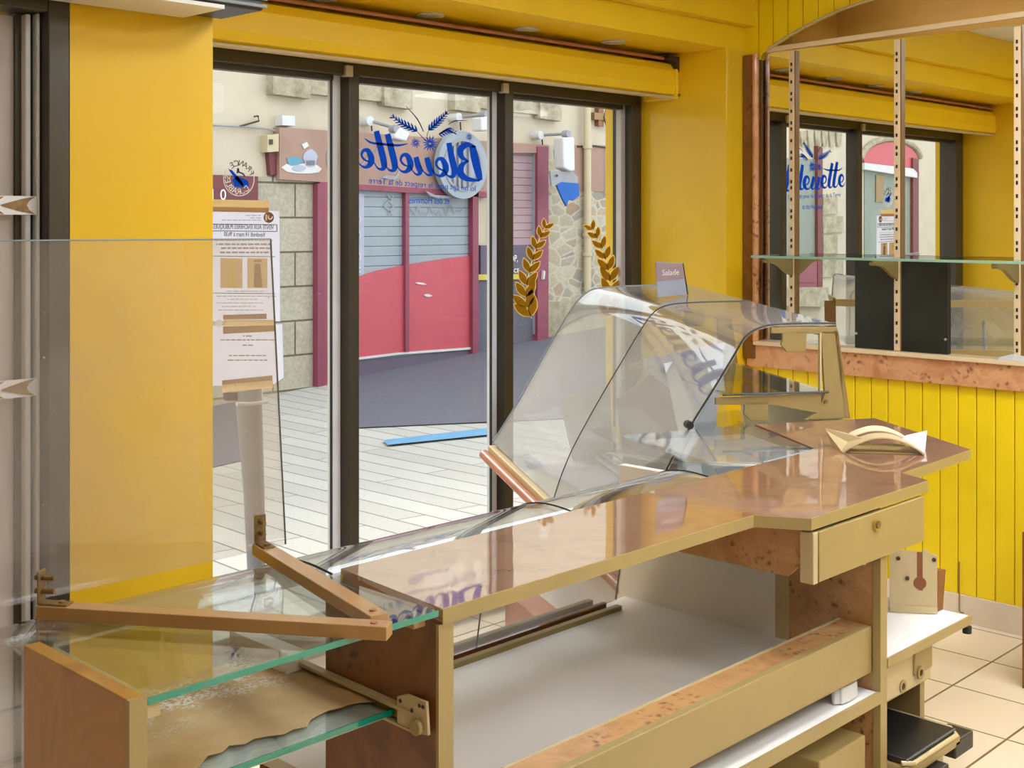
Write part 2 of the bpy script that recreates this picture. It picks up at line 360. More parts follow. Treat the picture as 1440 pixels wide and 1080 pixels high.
class Flat:
    """thin shapes laid on a vertical plane: local (p,q) -> o + p*ux + q*uz"""
    def __init__(s, f, t): s.f = f; s.t = Vector(t); s.mb = MB()
    def poly(s, pts): s.mb.prism([s.f(*p) for p in pts], s.t); return s
    def stroke(s, pts, w, n=6):
        """pts: (x,y) or (x,y,w)"""
        P = cat_rom([(p[0], p[1], (p[2] if len(p) > 2 else w)) for p in pts], n) if n > 1 else [(p[0], p[1], (p[2] if len(p) > 2 else w)) for p in pts]
        L = []; R = []
        for i, (x, y, ww) in enumerate(P):
            a = P[max(i - 1, 0)]; b = P[min(i + 1, len(P) - 1)]; dx, dy = b[0] - a[0], b[1] - a[1]; l = math.hypot(dx, dy) or 1
            nx, ny = -dy / l * ww / 2, dx / l * ww / 2; L.append((x + nx, y + ny)); R.append((x - nx, y - ny))
        m = len(P); vs = [s.f(*p) for p in L] + [s.f(*p) for p in R]; vs2 = [v + s.t for v in vs]
        fs = []
        for i in range(m - 1):
            fs += [(i, i + 1, m + i + 1, m + i), (2 * m + m + i, 2 * m + m + i + 1, 2 * m + i + 1, 2 * m + i), (i, 2 * m + i, 2 * m + i + 1, i + 1), (m + i, m + i + 1, 3 * m + i + 1, 3 * m + i)]
        fs += [(0, m, 3 * m, 2 * m), (m - 1, 3 * m - 1, 4 * m - 1, 2 * m - 1)]
        s.mb.add(vs + vs2, fs); return s
    def leaf(s, x0, y0, x1, y1, w):
        L = []; R = []; dx, dy = x1 - x0, y1 - y0; l = math.hypot(dx, dy); nx, ny = -dy / l, dx / l
        for k in range(9):
            t = k / 8; h = w / 2 * math.sin(math.pi * t) ** 0.8 * (1.1 - 0.2 * t)
            L.append((x0 + dx * t + nx * h, y0 + dy * t + ny * h)); R.append((x0 + dx * t - nx * h, y0 + dy * t - ny * h))
        return s.poly(L + R[1:-1][::-1])
    def circ(s, x, y, r, n=28, ry=None):
        return s.poly([(x + r * math.cos(2 * math.pi * k / n), y + (ry or r) * math.sin(2 * math.pi * k / n)) for k in range(n)])
    def build(s, name, mat, parent=None): return s.mb.build(name, mat, parent)
def text_mb(txt, size, o, ux, uz, depth=0.0006, shear=0.0, bold=0.0, align='CENTER', width=None):
    cu = bpy.data.curves.new('t', 'FONT'); cu.body = txt; cu.size = size; cu.extrude = depth / 2; cu.shear = shear; cu.offset = bold; cu.align_x = align; cu.resolution_u = 3
    ob = bpy.data.objects.new('t', cu); C.objects.link(ob); bpy.context.view_layer.update()
    dg = bpy.context.evaluated_depsgraph_get(); me = bpy.data.meshes.new_from_object(ob.evaluated_get(dg))
    ux = Vector(ux).normalized(); uz = Vector(uz).normalized(); n = ux.cross(uz); o = Vector(o)
    k = 1.0
    if width and me.vertices:
        xs = [v.co.x for v in me.vertices]; k = width / max(1e-6, max(xs) - min(xs))
    mb = MB(); mb.add([o + ux * v.co.x * k + uz * v.co.y + n * v.co.z for v in me.vertices], [tuple(p.vertices) for p in me.polygons])
    bpy.data.objects.remove(ob); bpy.data.meshes.remove(me); bpy.data.curves.remove(cu); return mb

# ================================================================== THE ROOM
WY, FY, MX = 3.62, 3.12, 4.71           # window plane, wall face plane, mirror plane
struct(MB().box(-3.2, 5.3, -3.5, 3.70, -0.12, 0).build('floor', M['tile']), 'pale square tile floor', 'floor')
struct(MB().box(-3.2, 5.3, -3.5, 3.06, 2.62, 2.8).build('ceiling', M['ceil']), 'white ceiling', 'ceiling')
struct(MB().box(-3.3, -3.2, -3.5, 3.7, 0, 2.8).build('wall_left', M['yellow']), 'yellow left wall', 'wall')
struct(MB().box(-3.2, 5.3, -3.6, -3.5, 0, 2.8).build('wall_back', M['ceil']), 'white back wall', 'wall')
# soffit beam above the shop window
sf = sempty('ceiling_soffit', 'lowered yellow soffit with spotlights above the shop window', 'ceiling', (2.8, 3.12, 2.305))
MB().box(-3.2, 4.71, FY, 3.95, 2.305, 2.41).build('soffit', M['soffit'], sf)
MB().box(-3.2, 4.71, FY - 0.055, 3.95, 2.41, 2.80).build('upper_face', M['soffit'], sf)
# right pier: reveal and wall face
struct(MB().box(4.545, 4.72, FY, 3.80, 0, 2.305).build('wall_window_right', M['satin']), 'yellow wall right of the shop window', 'wall')
struct(MB().box(4.72, 5.3, 3.02, 3.80, 0, 2.62).build('wall_corner', M['yellow']), 'yellow wall corner behind the mirror', 'wall')
# right wall with panelled dado
wr = sempty('wall_right', 'right wall with yellow tongue and groove panelling', 'wall', (4.72, 1.0, 0))
MB().box(4.725, 4.85, -3.5, 3.10, 0, 2.28).build('wall_body', M['bead'], wr)
mb = MB(); pitch = 0.0735; y = 3.10; gr = MB()
while y > -0.2:
    y2 = y - pitch
    mb.box(4.695, 4.726, y2 + 0.004, y, 0.106, 0.93)
    y = y2
gr.box(4.702, 4.726, -0.3, 3.10, 0.106, 0.93)
gr.build('groove_backing', M['groove'], wr); mb.build('panelling', M['bead'], wr, bevel=0.003)
struct(MB().box(4.69, 4.726, -3.4, 3.10, 0, 0.106).build('baseboard_right', M['tile_skirt'], bevel=0.002), 'pale tiled skirting along the right wall', 'baseboard')
wf = sempty('trim_1', 'burl wood band and cream ledge under the mirror', 'trim', (4.70, 1.5, 0.916))
MB().box(4.675, 4.726, -0.6, 3.10, 0.916, 1.012).build('burl_band', M['burl_band'], wf, bevel=0.002)
MB().box(4.66, 4.726, -0.6, 3.06, 1.012, 1.030).build('ledge', M['cream3'], wf, bevel=0.003)
tr = sempty('trim_2', 'upright burl wood strip at the left end of the mirror', 'trim', (4.68, 3.08, 1.03))
MB().box(4.668, 4.726, 3.055, 3.118, 0.95, 2.285).build('strip', M['burl_dark'], tr, bevel=0.006)
MB().tube([(4.668, 3.05, 1.03), (4.668, 3.05, 2.285)], 0.014, 10).build('rounded_edge', M['burl_band'], tr, smooth=True)
# arched valance above the mirror with the niche behind it
arch = [(1069, 76), (1080, 70), (1100, 57), (1120, 45), (1150, 29), (1180, 15), (1215, 3), (1255, -9), (1310, -22), (1380, -33)]
ap = [atX(x, y_, 4.69) for x, y_ in arch]
va = sempty('trim_3', 'yellow panelled valance with an arched lower edge above the mirror', 'valance', (4.69, 2.2, 2.3))
top = 2.62; mb = MB()
yy = 3.12
def arch_z(yq):
    pts = [(p.y, p.z) for p in ap]
    if yq >= pts[0][0]: return 2.262
    for (a, za), (b, zb) in zip(pts, pts[1:]):
        if b <= yq <= a: return za + (zb - za) * (a - yq) / (a - b)
    return pts[-1][1]
while yy > 1.55:
    n2 = yy - pitch; a, b = yy, n2 + 0.004; K = 5
    low = [(4.69, a + (b - a) * k / K, arch_z(a + (b - a) * k / K)) for k in range(K + 1)]
    mb.prism(low + [(4.69, b, top), (4.69, a, top)], (0.02, 0, 0)); yy = n2
mb.build('boards', M['bead'], va)
mb = MB(); K = 40; ys = [3.12 - (3.12 - 1.55) * k / K for k in range(K + 1)]
mb.prism([(4.697, q, arch_z(q) + 0.004) for q in ys] + [(4.697, 1.55, top), (4.697, 3.12, top)], (0.015, 0, 0)); mb.build('backing', M['groove'], va)
mb = MB(); P = [Vector((4.683, q, arch_z(q))) for q in ys if q < ap[0].y]; mb.tube(P, 0.006, 6); mb.build('arch_edge', M['cream2'], va, smooth=True)
ni = sempty('ceiling_niche', 'ochre niche behind the arched valance', 'niche', (4.9, 2.0, 2.3))
MB().box(4.73, 5.25, -0.6, 3.02, 2.56, 2.62).build('niche_top', M['salmon'], ni)
MB().box(5.10, 5.25, -0.6, 3.02, 2.28, 2.56).build('niche_back', M['ochre'], ni)
MB().box(4.73, 5.10, 2.90, 3.02, 2.28, 2.56).build('niche_side', M['ochre'], ni)
MB().box(4.725, 5.25, -0.6, 3.02, 2.26, 2.285).build('niche_floor', M['ochre'], ni)
MB().box(4.74, 5.05, 1.86, 1.90, 2.50, 2.56).build('niche_batten', M['wood_brown'], ni)

nl = thing('strip_lamp', 'slim strip lamp hidden behind the arched valance', 'lamp', (4.74, 1.6, 2.5))  # lamp added out of sight to brighten the dark niche
MB().box(4.722, 4.742, 0.6, 2.7, 2.50, 2.53).build('housing', M['white'], nl)
al = bpy.data.lights.new('strip_light', 'AREA'); al.shape = 'RECTANGLE'; al.size = 2.1; al.size_y = 0.02; al.energy = 1.7; al.color = (1, .96, .86)
ao = bpy.data.objects.new('strip_light', al); C.objects.link(ao); ao.parent = nl; ao.location = (0.006, 0.05, -0.005)
ao.rotation_euler = Matrix(((0, 0, -1), (1, 0, 0), (0, -1, 0))).to_euler()
# mirror, rails, shelf ---------------------------------------------------------
mi = thing('wall_mirror', 'large wall mirror above the burl band, slotted rails and glass shelf in front', 'mirror', (4.715, 2.0, 1.03))
MB().box(4.711, 4.724, -0.55, 3.045, 1.03, 2.292).build('mirror_glass', M['mirror'], mi)
a, b = atX(1066, 73, 4.70), atX(1430, 22, 4.70)
dv = (b - a) * 2.2
MB().obox(a - Vector((0, 0, 0.008)), dv, (0.012, 0, 0), (0, 0, 0.022)).build('top_strip', M['cream3'], mi, bevel=0.002)
def rail(yc, label):
    t = thing('slotted_shelf_rail', label, 'rail', (4.70, yc, 1.03), 'slotted rails on the mirror')
    MB().box(4.693, 4.711, yc - 0.013, yc + 0.013, 1.031, 2.285).build('channel', M['cream3'], t, bevel=0.002)
    s = MB(); z = 1.06; k = 0
    while z < 2.26:
        s.box(4.6905, 4.6935, yc - 0.0035, yc + 0.0035, z, z + 0.014); z += (0.05 if k % 3 else 0.026); k += 1
    o = s.build('slots', M['black'], t); o['kind'] = 'stuff'
    MB().box(4.695, 4.711, yc - 0.019, yc - 0.013, 1.031, 2.285).build('side_lip', M['olive_side'], t)
    return t
rail(2.886, 'slotted cream rail on the mirror nearest the window corner, left of the blackboard')
rail(2.40, 'slotted cream rail on the mirror running in front of the blackboard')
rail(1.915, 'slotted cream rail on the mirror right of the blackboard, above the crumpled paper')
gs = thing('glass_shelf', 'long clear glass shelf with pale green edge in front of the mirror', 'shelf', (4.6, 2.0, 1.40))
MB().box(4.475, 4.69, 0.4, 2.945, 1.400, 1.408).build('pane', M['glass_shelf'], gs)
MB().box(4.472, 4.476, 0.4, 2.945, 1.399, 1.409).build('front_edge', M['green_pale'], gs)
MB().box(4.475, 4.69, 2.945, 2.948, 1.399, 1.409).build('end_edge', M['green_pale'], gs)
prof = [(0, 0), (0.205, 0), (0.213, -0.010), (0.205, -0.020), (0.16, -0.022), (0.12, -0.030), (0.085, -0.046), (0.055, -0.062), (0.03, -0.072), (0, -0.08)]
for yc, lab in ((2.886, 'curved shelf bracket under the glass shelf, left of the blackboard'), (2.40, 'curved shelf bracket under the glass shelf over the blackboard'), (1.915, 'curved shelf bracket under the glass shelf right of the blackboard')):
    tag(MB().prism([(4.692 - s, yc - 0.009, 1.399 + z) for s, z in prof], (0, 0.018, 0)).build('shelf_bracket', M['olive'], bevel=0.003), lab, 'bracket', 'brackets under the glass shelf')
bb = thing('chalkboard', 'small black chalkboard standing on the ledge against the mirror', 'chalkboard', (4.70, 2.39, 1.03))
MB().box(4.696, 4.7105, 2.188, 2.588, 1.031, 1.392).build('board', M['chalk'], bb, bevel=0.002)
for yq in (2.196, 2.580): MB().disc((4.696, yq, 1.09), (-1, 0, 0), 0.005, 0.004, 8).build('pin', M['alu'], bb)
mb = MB(); base = []
for k in range(22):
    yq = 1.98 - 0.13 * k / 21; zt = 1.032 + 0.022 * math.sin(math.pi * k / 21) ** 0.6 * (0.8 + 0.3 * random.random())
    base.append([Vector((4.664, yq, 1.031)), Vector((4.672 + .004 * random.random(), yq, zt)), Vector((4.692, yq, zt * 1.0 - 0.004)), Vector((4.700, yq, 1.031))])
vs = [p for r in base for p in r]; fs = []
for i in range(21):
    for e in range(4): fs.append((4 * i + e, 4 * i + (e + 1) % 4, 4 * i + 4 + (e + 1) % 4, 4 * i + 4 + e))
fs += [(3, 2, 1, 0), (84, 85, 86, 87)]
tag(mb.add(vs, fs).build('crumpled_paper', M['offwhite']), 'crumpled strip of pale paper on the mirror ledge at right', 'paper')

# window wall --------------------------------------------------------------------
struct(MB().prism([(1.19, 2.40, 0), (1.522, 2.40, 0), (1.50, 3.0, 0), (1.45, 3.80, 0), (1.19, 3.80, 0)], (0, 0, 2.62)).build('wall_pier_left', M['yellow']), 'yellow pier between the door and the shop window', 'wall')
struct(MB().box(1.40, 4.72, 3.60, 3.80, -0.2, 0.06).build('trim_threshold', M['stone']), 'stone threshold under the shop window', 'sill')
struct(MB().box(1.40, 4.72, 3.60, 3.80, 2.13, 2.31).build('wall_lintel', M['yellow']), 'yellow lintel behind the roller blind', 'wall')
w = sempty('window_1', 'shop window of three tall panes in a dark bronze frame', 'window', (3.0, WY, 0.06))
MB().box(1.50, 4.545, 3.585, 3.70, 2.082, 2.135).build('frame_head', M['bronze'], w, bevel=0.003)
MB().box(1.50, 4.545, 3.585, 3.70, 0.06, 0.12).build('frame_sill', M['bronze'], w, bevel=0.003)
MB().box(1.50, 1.60, 3.585, 3.70, 0.12, 2.082).build('frame_jamb', M['bronze'], w, bevel=0.003)
MB().box(4.475, 4.545, 3.585, 3.70, 0.12, 2.082).build('frame_jamb', M['bronze'], w, bevel=0.003)
MB().box(4.445, 4.478, 3.625, 3.655, 0.12, 2.082).build('inner_jamb', M['alu'], w, bevel=0.003)
for (g0, g1, d0, d1) in ((2.792, 2.838, 2.838, 2.886), (3.606, 3.646, 3.646, 3.694)):
    MB().box(d0, d1, 3.58, 3.66, 0.12, 2.085).build('stile', M['bronze'], w, bevel=0.003)
    MB().box(g0, g1, 3.628, 3.648, 0.12, 2.085).build('stile', M['alu_blue'], w, bevel=0.003)
    MB().box(g0 - 0.004, g0 + .001, 3.618, 3.628, 0.12, 2.085).build('stile_seal', M['black'], w)
    MB().box(g1 - 0.02, g1 + 0.012, 3.57, 3.60, 2.075, 2.115).build('latch', M['alu'], w, bevel=0.002)
MB().box(1.60, 2.80, 3.645, 3.651, 0.11, 2.09).build('pane', M['glass'], w)
MB().box(2.87, 3.62, 3.645, 3.651, 0.11, 2.09).build('pane', M['glass'], w)
MB().box(3.68, 4.46, 3.645, 3.651, 0.11, 2.09).build('pane', M['glass'], w)
for x0, x1 in ((1.60, 2.80), (2.87, 3.61), (3.69, 4.455)):
    MB().box(x0, x1, 3.62, 3.66, 2.062, 2.084).build('sash_rail', M['bronze'], w, bevel=0.002)

# roller blind -------------------------------------------------------------------
bl = thing('roller_blind', 'yellow roller blind cassette above the shop window', 'blind', (3.0, 3.45, 2.11))
pb = [(3.575, 2.125), (3.40, 2.112), (3.385, 2.122), (3.375, 2.155), (3.383, 2.225), (3.405, 2.258), (3.44, 2.270), (3.575, 2.272)]
MB().prism([(1.46, y_, z_) for y_, z_ in pb], (3.07, 0, 0)).build('cassette', M['soffit'], bl, bevel=0.003)
MB().box(1.46, 4.535, 3.385, 3.41, 2.100, 2.113).build('bottom_bar', M['cream2'], bl, bevel=0.004)
MB().tube([(1.46, 3.395, 2.277), (4.46, 3.395, 2.277)], 0.0075, 8).build('copper_strip', M['wood_red'], bl, smooth=True)
MB().prism([(4.47, 3.37, 2.288), (4.545, 3.37, 2.288), (4.545, 3.37, 2.222), (4.535, 3.37, 2.222), (4.527, 3.37, 2.255), (4.50, 3.37, 2.270), (4.47, 3.37, 2.275)], (0, 0.2, 0)).build('end_bracket', M['dark'], bl)
MB().box(4.525, 4.545, 3.37, 3.56, 2.098, 2.235).build('end_cap', M['soffit'], bl, bevel=0.006)
MB().disc((4.537, 3.37, 2.118), (0, -1, 0), 0.006, 0.006, 10).build('screw', M['rust'], bl)
# downlights in the soffit
first = None
for i, ((px, py), lab) in enumerate((((863, 58), 'round recessed spotlight in the soffit nearest the right wall'), ((740, 40), 'second recessed spotlight in the soffit from the right wall'), ((605, 20), 'third recessed spotlight in the soffit from the right wall'), ((452, -3), 'recessed spotlight in the soffit above the left window pane'))):
    p = atZ(px, py, 2.305)
    if first is None:
        first = thing('recessed_spotlight', lab, 'spotlight', p, 'spotlights in the soffit')
        MB().ring(p - Vector((0, 0, 0.006)), (0, 0, 1), 0.032, 0.052, 0.006, 28).build('trim_ring', M['offwhite'], first)
        MB().disc(p - Vector((0, 0, 0.002)), (0, 0, 1), 0.032, 0.0015, 24).build('lens', M['offwhite'], first)
    else: copy_thing(first, p, lab)
# dark appliance above the pier
p0 = atY(298, 12, 2.22)
ac = thing('air_curtain', 'black air curtain unit with white underside high above the yellow pier', 'air curtain', (1.3, 2.3, p0.z))
xr = atY(375, 5, 2.22).x
MB().box(0.9, xr, 2.23, 2.39, p0.z + 0.012, 2.60).build('casing', M['black'], ac, bevel=0.006)
MB().box(0.9, xr - 0.10, 2.225, 2.385, p0.z + 0.004, p0.z + 0.012).build('underside', M['white'], ac)
mb = MB()
for k in range(0, 3): mb.box(0.92, xr + 0.004, 2.222, 2.23, p0.z + 0.018 + 0.016 * k, p0.z + 0.024 + 0.016 * k)
mb.build('grille', M['grey_light'], ac)

# entrance door at left -------------------------------------------------------------
DYc = 2.45
d1 = sempty('door_1', 'glazed entrance door with frosted film and dark bronze frame at left', 'door', (0.7, DYc, 0))
X0 = lambda px: atY(px, 400, DYc).x
MB().box(X0(52), 1.19, 2.40, 2.52, 0, 2.62).build('frame_post', M['bronze'], d1, bevel=0.003)
MB().box(-0.1, X0(52), 2.40, 2.52, atY(0, 14, DYc).z, 2.62).build('frame_head', M['bronze'], d1, bevel=0.003)
MB().box(0.0, X0(26), 2.47, 2.478, 0.05, atY(0, 18, DYc).z).build('frosted_pane', M['frost'], d1)
MB().box(X0(25), X0(33), 2.46, 2.50, 0.05, atY(25, 18, DYc).z).build('stile', M['bronze'], d1)
MB().box(X0(33), X0(40.5), 2.44, 2.49, 0.05, atY(33, 20, DYc).z).build('edge_profile', M['alu_blue'], d1, bevel=0.003)
MB().box(X0(46), X0(50.5), 2.43, 2.49, 0.05, atY(46, 20, DYc).z).build('edge_profile', M['alu_blue'], d1, bevel=0.003)
MB().box(X0(40.5), X0(46), 2.45, 2.50, 0.05, atY(46, 20, DYc).z).build('seal', M['black'], d1)
def band(y0, y1, lab):
    z1, z0 = atY(20, y0, 2.468).z, atY(20, y1, 2.468).z; zm = (z0 + z1) / 2
    t = thing('door_safety_strip', lab, 'sticker', (X0(20), 2.466, z0), 'safety strips on the glass door')
    MB().box(0.4, X0(46), 2.432, 2.4345, z0, z1).build('strip', M['white_vinyl'], t)
    h = (z1 - z0) * 0.46
    for xe in (X0(46), X0(3)):
        Flat(lambda p, q: Vector((xe - p, 2.430, zm + q)), (0, 0.002, 0)).poly([(0.005, h), (0.03, 0.75 * h), (0.072, 0.08 * h), (0.072, -0.08 * h), (0.03, -0.75 * h), (0.005, -h), (0.016, -0.55 * h), (0.021, 0), (0.016, 0.55 * h)]).build('chevron', M['rust'], t)
band(276, 302, 'white safety strip with dark chevron on the door glass, upper one')
band(531, 556, 'white safety strip with dark chevron on the door glass, lower one')

struct(MB().box(-3.2, -0.1, 2.40, 2.52, 0, 2.62).build('wall_front', M['yellow']), 'yellow front wall left of the entrance door', 'wall')
# ceiling panels added out of view to light the room
first = None
for k, (x, y) in enumerate(((3.7, -1.1), (3.7, 0.1), (3.7, 1.3), (2.3, 1.1), (2.3, -0.3), (0.6, -1.0))):
    if first is None:
        first = thing('ceiling_light_panel', 'square led ceiling panel', 'ceiling light', (x, y, 2.62), 'led ceiling panels')
        MB().box(x - .31, x + .31, y - .31, y + .31, 2.600, 2.62).build('frame', M['white'], first)
        MB().box(x - .28, x + .28, y - .28, y + .28, 2.595, 2.600).build('diffuser', M['led'], first)
    else: copy_thing(first, (x, y, 2.62))
#PART2

# ================================================================== COUNTER
WT = 0.90
# glossy worktop
wt = thing('worktop', 'long glossy burl worktop with chamfered corner along the counter', 'worktop', (2.4, 1.6, WT - 0.028))
poly = [(1.427, 1.55), (2.364, 1.551), (2.424, 1.443), (2.985, 1.443), (3.03, 1.535), (3.477, 1.552), (3.81, 2.027), (3.43, 2.24), (3.173, 1.868), (2.90, 1.865), (1.459, 1.865)]
MB().prism([(x, y, WT - 0.026) for x, y in poly], (0, 0, 0.026)).build('top', M['burl_top'], wt)
def edging(pts):
    mb = MB()
    for (x0, y0), (x1, y1) in zip(pts, pts[1:]):
        d = Vector((x1 - x0, y1 - y0, 0)); n = Vector((d.y, -d.x, 0)).normalized() * 0.002
        mb.obox((x0, y0, WT - 0.027), d, n, (0, 0, 0.0265))
    return mb
edging(poly[:7]).build('edge_strip', M['cream'], wt)
edging(poly[6:9]).build('back_edge_strip', M['wood_brown'], wt)

# middle counter (staff side) -----------------------------------------------------------
ct = thing('shop_counter', 'middle counter carcass in burl and cream with a white deck under the worktop', 'counter', (2.0, 1.8, 0))
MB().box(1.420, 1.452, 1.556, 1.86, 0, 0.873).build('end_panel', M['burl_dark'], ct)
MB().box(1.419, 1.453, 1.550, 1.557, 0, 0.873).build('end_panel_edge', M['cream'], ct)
MB().box(1.452, 2.765, 1.60, 2.24, 0.462, 0.490).build('deck', M['white'], ct)
MB().box(1.453, 2.758, 1.497, 1.556, 0.556, 0.579).build('lip', M['burl_light'], ct)
MB().box(1.453, 2.758, 1.556, 1.564, 0.49, 0.580).build('lip_edge', M['cream2'], ct)
MB().box(1.453, 2.758, 1.475, 1.497, 0.468, 0.580).build('fascia', M['cream'], ct, bevel=0.002)
# rear double rail of the bombe front
for k, (y0, y1, zt) in enumerate(((2.165, 2.185, 0.503), (2.195, 2.207, 0.512), (2.217, 2.237, 0.520))):
    MB().box(1.452, 2.66 - 0.03 * k, y0, y1, 0.488, zt).build('glass_rail', M['olive'] if k != 1 else M['wood_brown'], ct, bevel=0.002)
# right hand side panel, post and box below the drawer
MB().box(2.762, 2.79, 1.470, 1.712, 0, 0.86).build('side_panel', M['burl_light'], ct)
MB().box(2.762, 2.79, 1.712, 2.26, 0.47, 0.86).build('side_lining', M['white'], ct)
MB().box(2.7605, 2.7625, 1.705, 1.745, 0.47, 0.86).build('lining_edge', M['cream2'], ct)
MB().box(2.758, 2.79, 1.452, 1.472, 0, 0.80).build('post', M['cream'], ct)
MB().prism([(2.445, 1.515, 0.755), (2.445, 2.06, 0.755), (2.445, 2.06, 0.872), (2.445, 1.47, 0.872), (2.445, 1.47, 0.80)], (0.02, 0, 0)).build('drawer_box_side', M['burl_light'], ct)
MB().box(2.47, 2.76, 1.55, 2.05, 0.757, 0.77).build('drawer_box_base', M['dark'], ct)
# lower shelf, cavity
MB().box(1.453, 2.758, 1.46, 2.10, 0.405, 0.424).build('lower_shelf', M['white'], ct)
MB().box(1.453, 2.758, 1.452, 1.461, 0.398, 0.426).build('lower_shelf_edge', M['cream'], ct)
MB().box(1.453, 2.758, 2.10, 2.12, 0.0, 0.462).build('cavity_back', M['wood_brown'], ct)
MB().box(1.453, 2.758, 1.50, 2.10, 0.06, 0.08).build('cavity_floor', M['dark'], ct)
o = MB().box(2.50, 2.71, 1.465, 1.68, 0.19, 0.335); o.build('inner_bin_front', M['cream'], ct, bevel=0.004)
# drawer
dr = thing('till_drawer', 'cream drawer with a round brass lock under the worktop corner', 'drawer', (2.68, 1.45, 0.755))
MB().box(2.452, 2.955, 1.437, 1.452, 0.755, 0.866).build('drawer_front', M['cream'], dr, bevel=0.0015)
MB().box(2.432, 2.452, 1.440, 1.475, 0.752, 0.866).build('side_edge', M['cream2'], dr, bevel=0.002)
MB().box(2.47, 2.94, 1.452, 1.90, 0.80, 0.812).build('drawer_base', M['cream'], dr)
p = atY(1231, 737, 1.437)
k = MB().disc((p.x, 1.437, p.z), (0, -1, 0), 0.015, 0.006, 20).build('lock', M['brass'], dr, smooth=True)
MB().disc((p.x, 1.431, p.z), (0, -1, 0), 0.009, 0.004, 16).build('lock_core', M['rust'], k)
MB().box(2.748, 2.761, 1.49, 1.75, 0.722, 0.738).build('runner', M['cream2'], dr, bevel=0.002)
for q in (1.50, 1.53, 1.58): MB().disc((2.747, q, 0.730), (-1, 0, 0), 0.004, 0.001, 8).build('runner_hole', M['dark'], dr)
# bundled things in the cavity
mb = MB(); P = []
for k in range(60):
    q = k / 59 * 4 * math.pi; P.append((2.30 + 0.10 * math.cos(q), 1.56 + 0.05 * math.sin(q), 0.115 + 0.012 * k / 59 * 4 + 0.01 * math.sin(3 * q)))
tag(mb.tube(P, 0.012, 8).build('coiled_hose', M['grey'], smooth=True), 'coiled grey hose lying in the dark space below the counter shelf', 'hose')
mb = MB(); P = [(2.66 + 0.05 * math.cos(q) * (1 + 0.2 * math.sin(5 * q)), 1.49 + 0.016 * math.sin(q), 0) for q in [2 * math.pi * k / 14 for k in range(14)]]
mb.prism([Vector((x, y, 0.4265)) for x, y, _ in P], (0.015, 0.01, 0.032))
tag(mb.build('crumpled_cloth', M['offwhite'], bevel=0.006), 'small crumpled white cloth on the narrow shelf by the counter post', 'cloth')

# unit right of the post -----------------------------------------------------------------
ru = thing('side_unit', 'cream open unit with white shelf right of the counter post', 'cabinet', (3.0, 1.6, 0))
MB().box(2.79, 3.255, 1.455, 1.93, 0.478, 0.496).build('shelf', M['white'], ru)
MB().box(2.79, 3.257, 1.449, 1.456, 0.476, 0.498).build('shelf_edge', M['cream'], ru)
MB().box(3.10, 3.125, 1.52, 1.93, 0.0, 0.478).build('side', M['cream'], ru)
MB().box(2.79, 3.125, 1.90, 1.93, 0.0, 0.478).build('back', M['wood_brown'], ru)
MB().box(2.79, 3.10, 1.47, 1.90, 0.02, 0.035).build('base', M['cream'], ru)
MB().box(2.80, 3.115, 1.462, 1.472, 0.035, 0.215).build('front_flap', M['cream2'], ru, bevel=0.003)
mb = MB().box(2.793, 3.125, 1.50, 1.520, 0.352, 0.470)
mb.build('valve_panel', M['cream2'], ru, bevel=0.006)
MB().box(2.80, 3.00, 1.492, 1.502, 0.360, 0.455).build('valve_plate', M['cream2'], ru, bevel=0.005)
MB().box(3.02, 3.12, 1.494, 1.502, 0.385, 0.462).build('valve_plate', M['cream'], ru, bevel=0.005)
for (px, py) in ((1269, 965), (1294, 946)):
    p = atY(px, py, 1.492)
    MB().ring((p.x, 1.4925, p.z), (0, -1, 0), 0.009, 0.0165, 0.004, 24).build('hole_ring', M['cream'], ru)
    MB().disc((p.x, 1.4925, p.z), (0, -1, 0), 0.0095, 0.001, 20).build('hole', M['dark'], ru)
p = MB().disc((3.245, 1.458, 0.470), (0, 0, -1), 0.012, 0.018, 16); p.build('rubber_foot', M['black'], ru)
ip = thing('iron_mount_plate', 'cream metal plate with a keyhole slot standing on the white shelf', 'plate', (3.02, 1.5, 0.496))
P0, P1 = atZ(1251, 860, .4975), atZ(1318, 863, .4975); ux = (P1 - P0); wd = ux.length; ux.normalize(); un = Vector((-ux.y, ux.x, 0)) * .006
if un.y < 0: un = -un
DD = lambda p: p.x * ca + p.y * sa
def hz(py, p): return H - (py - HY) * DD(p) / FPX
def pl(p, q): return Vector((P0.x, P0.y, 0)) + ux * p + Vector((0, 0, q))
zt = hz(776, P1); kx = wd * .635; kz1 = hz(778, P1); kz0 = hz(821, P1)
MB().prism([pl(0, 0.4975), pl(kx - .0075, .4975), pl(kx - .0075, zt), pl(0, zt)], un).build('plate_left', M['cream2'], ip)
MB().prism([pl(kx + .0075, .4975), pl(wd, .4975), pl(wd, zt - .012), pl(wd - .02, zt - .004), pl(wd - .03, zt + .004), pl(kx + .0075, zt + .004)], un).build('plate_right', M['cream2'], ip)
MB().prism([pl(kx - .0075, .4975), pl(kx + .0075, .4975), pl(kx + .0075, kz0 - .02), pl(kx - .0075, kz0 - .02)], un).build('plate_bridge', M['cream2'], ip)
mb = MB().prism([pl(kx - .007, kz0), pl(kx + .007, kz0), pl(kx + .007, kz1), pl(kx - .007, kz1)], un * 1.3); mb.disc(pl(kx, kz0) - un * .2, un, 0.017, 0.004, 16)
mb.build('keyhole', M['wood_brown'], ip)
for t_, py in ((.18, 785), (.37, 813), (.03, 856), (.96, 860), (.93, 787)):
    q_ = pl(t_ * wd, hz(py, P0 + ux * t_ * wd)) - un * .05; MB().disc(q_, -un, 0.0055, 0.003, 10).build('bolt', M['dark'], ip)
MB().prism([pl(0, .4975), pl(wd, .4975), pl(wd, .515), pl(0, .515)], -un * .6).build('plate_foot', M['cream2'], ip)
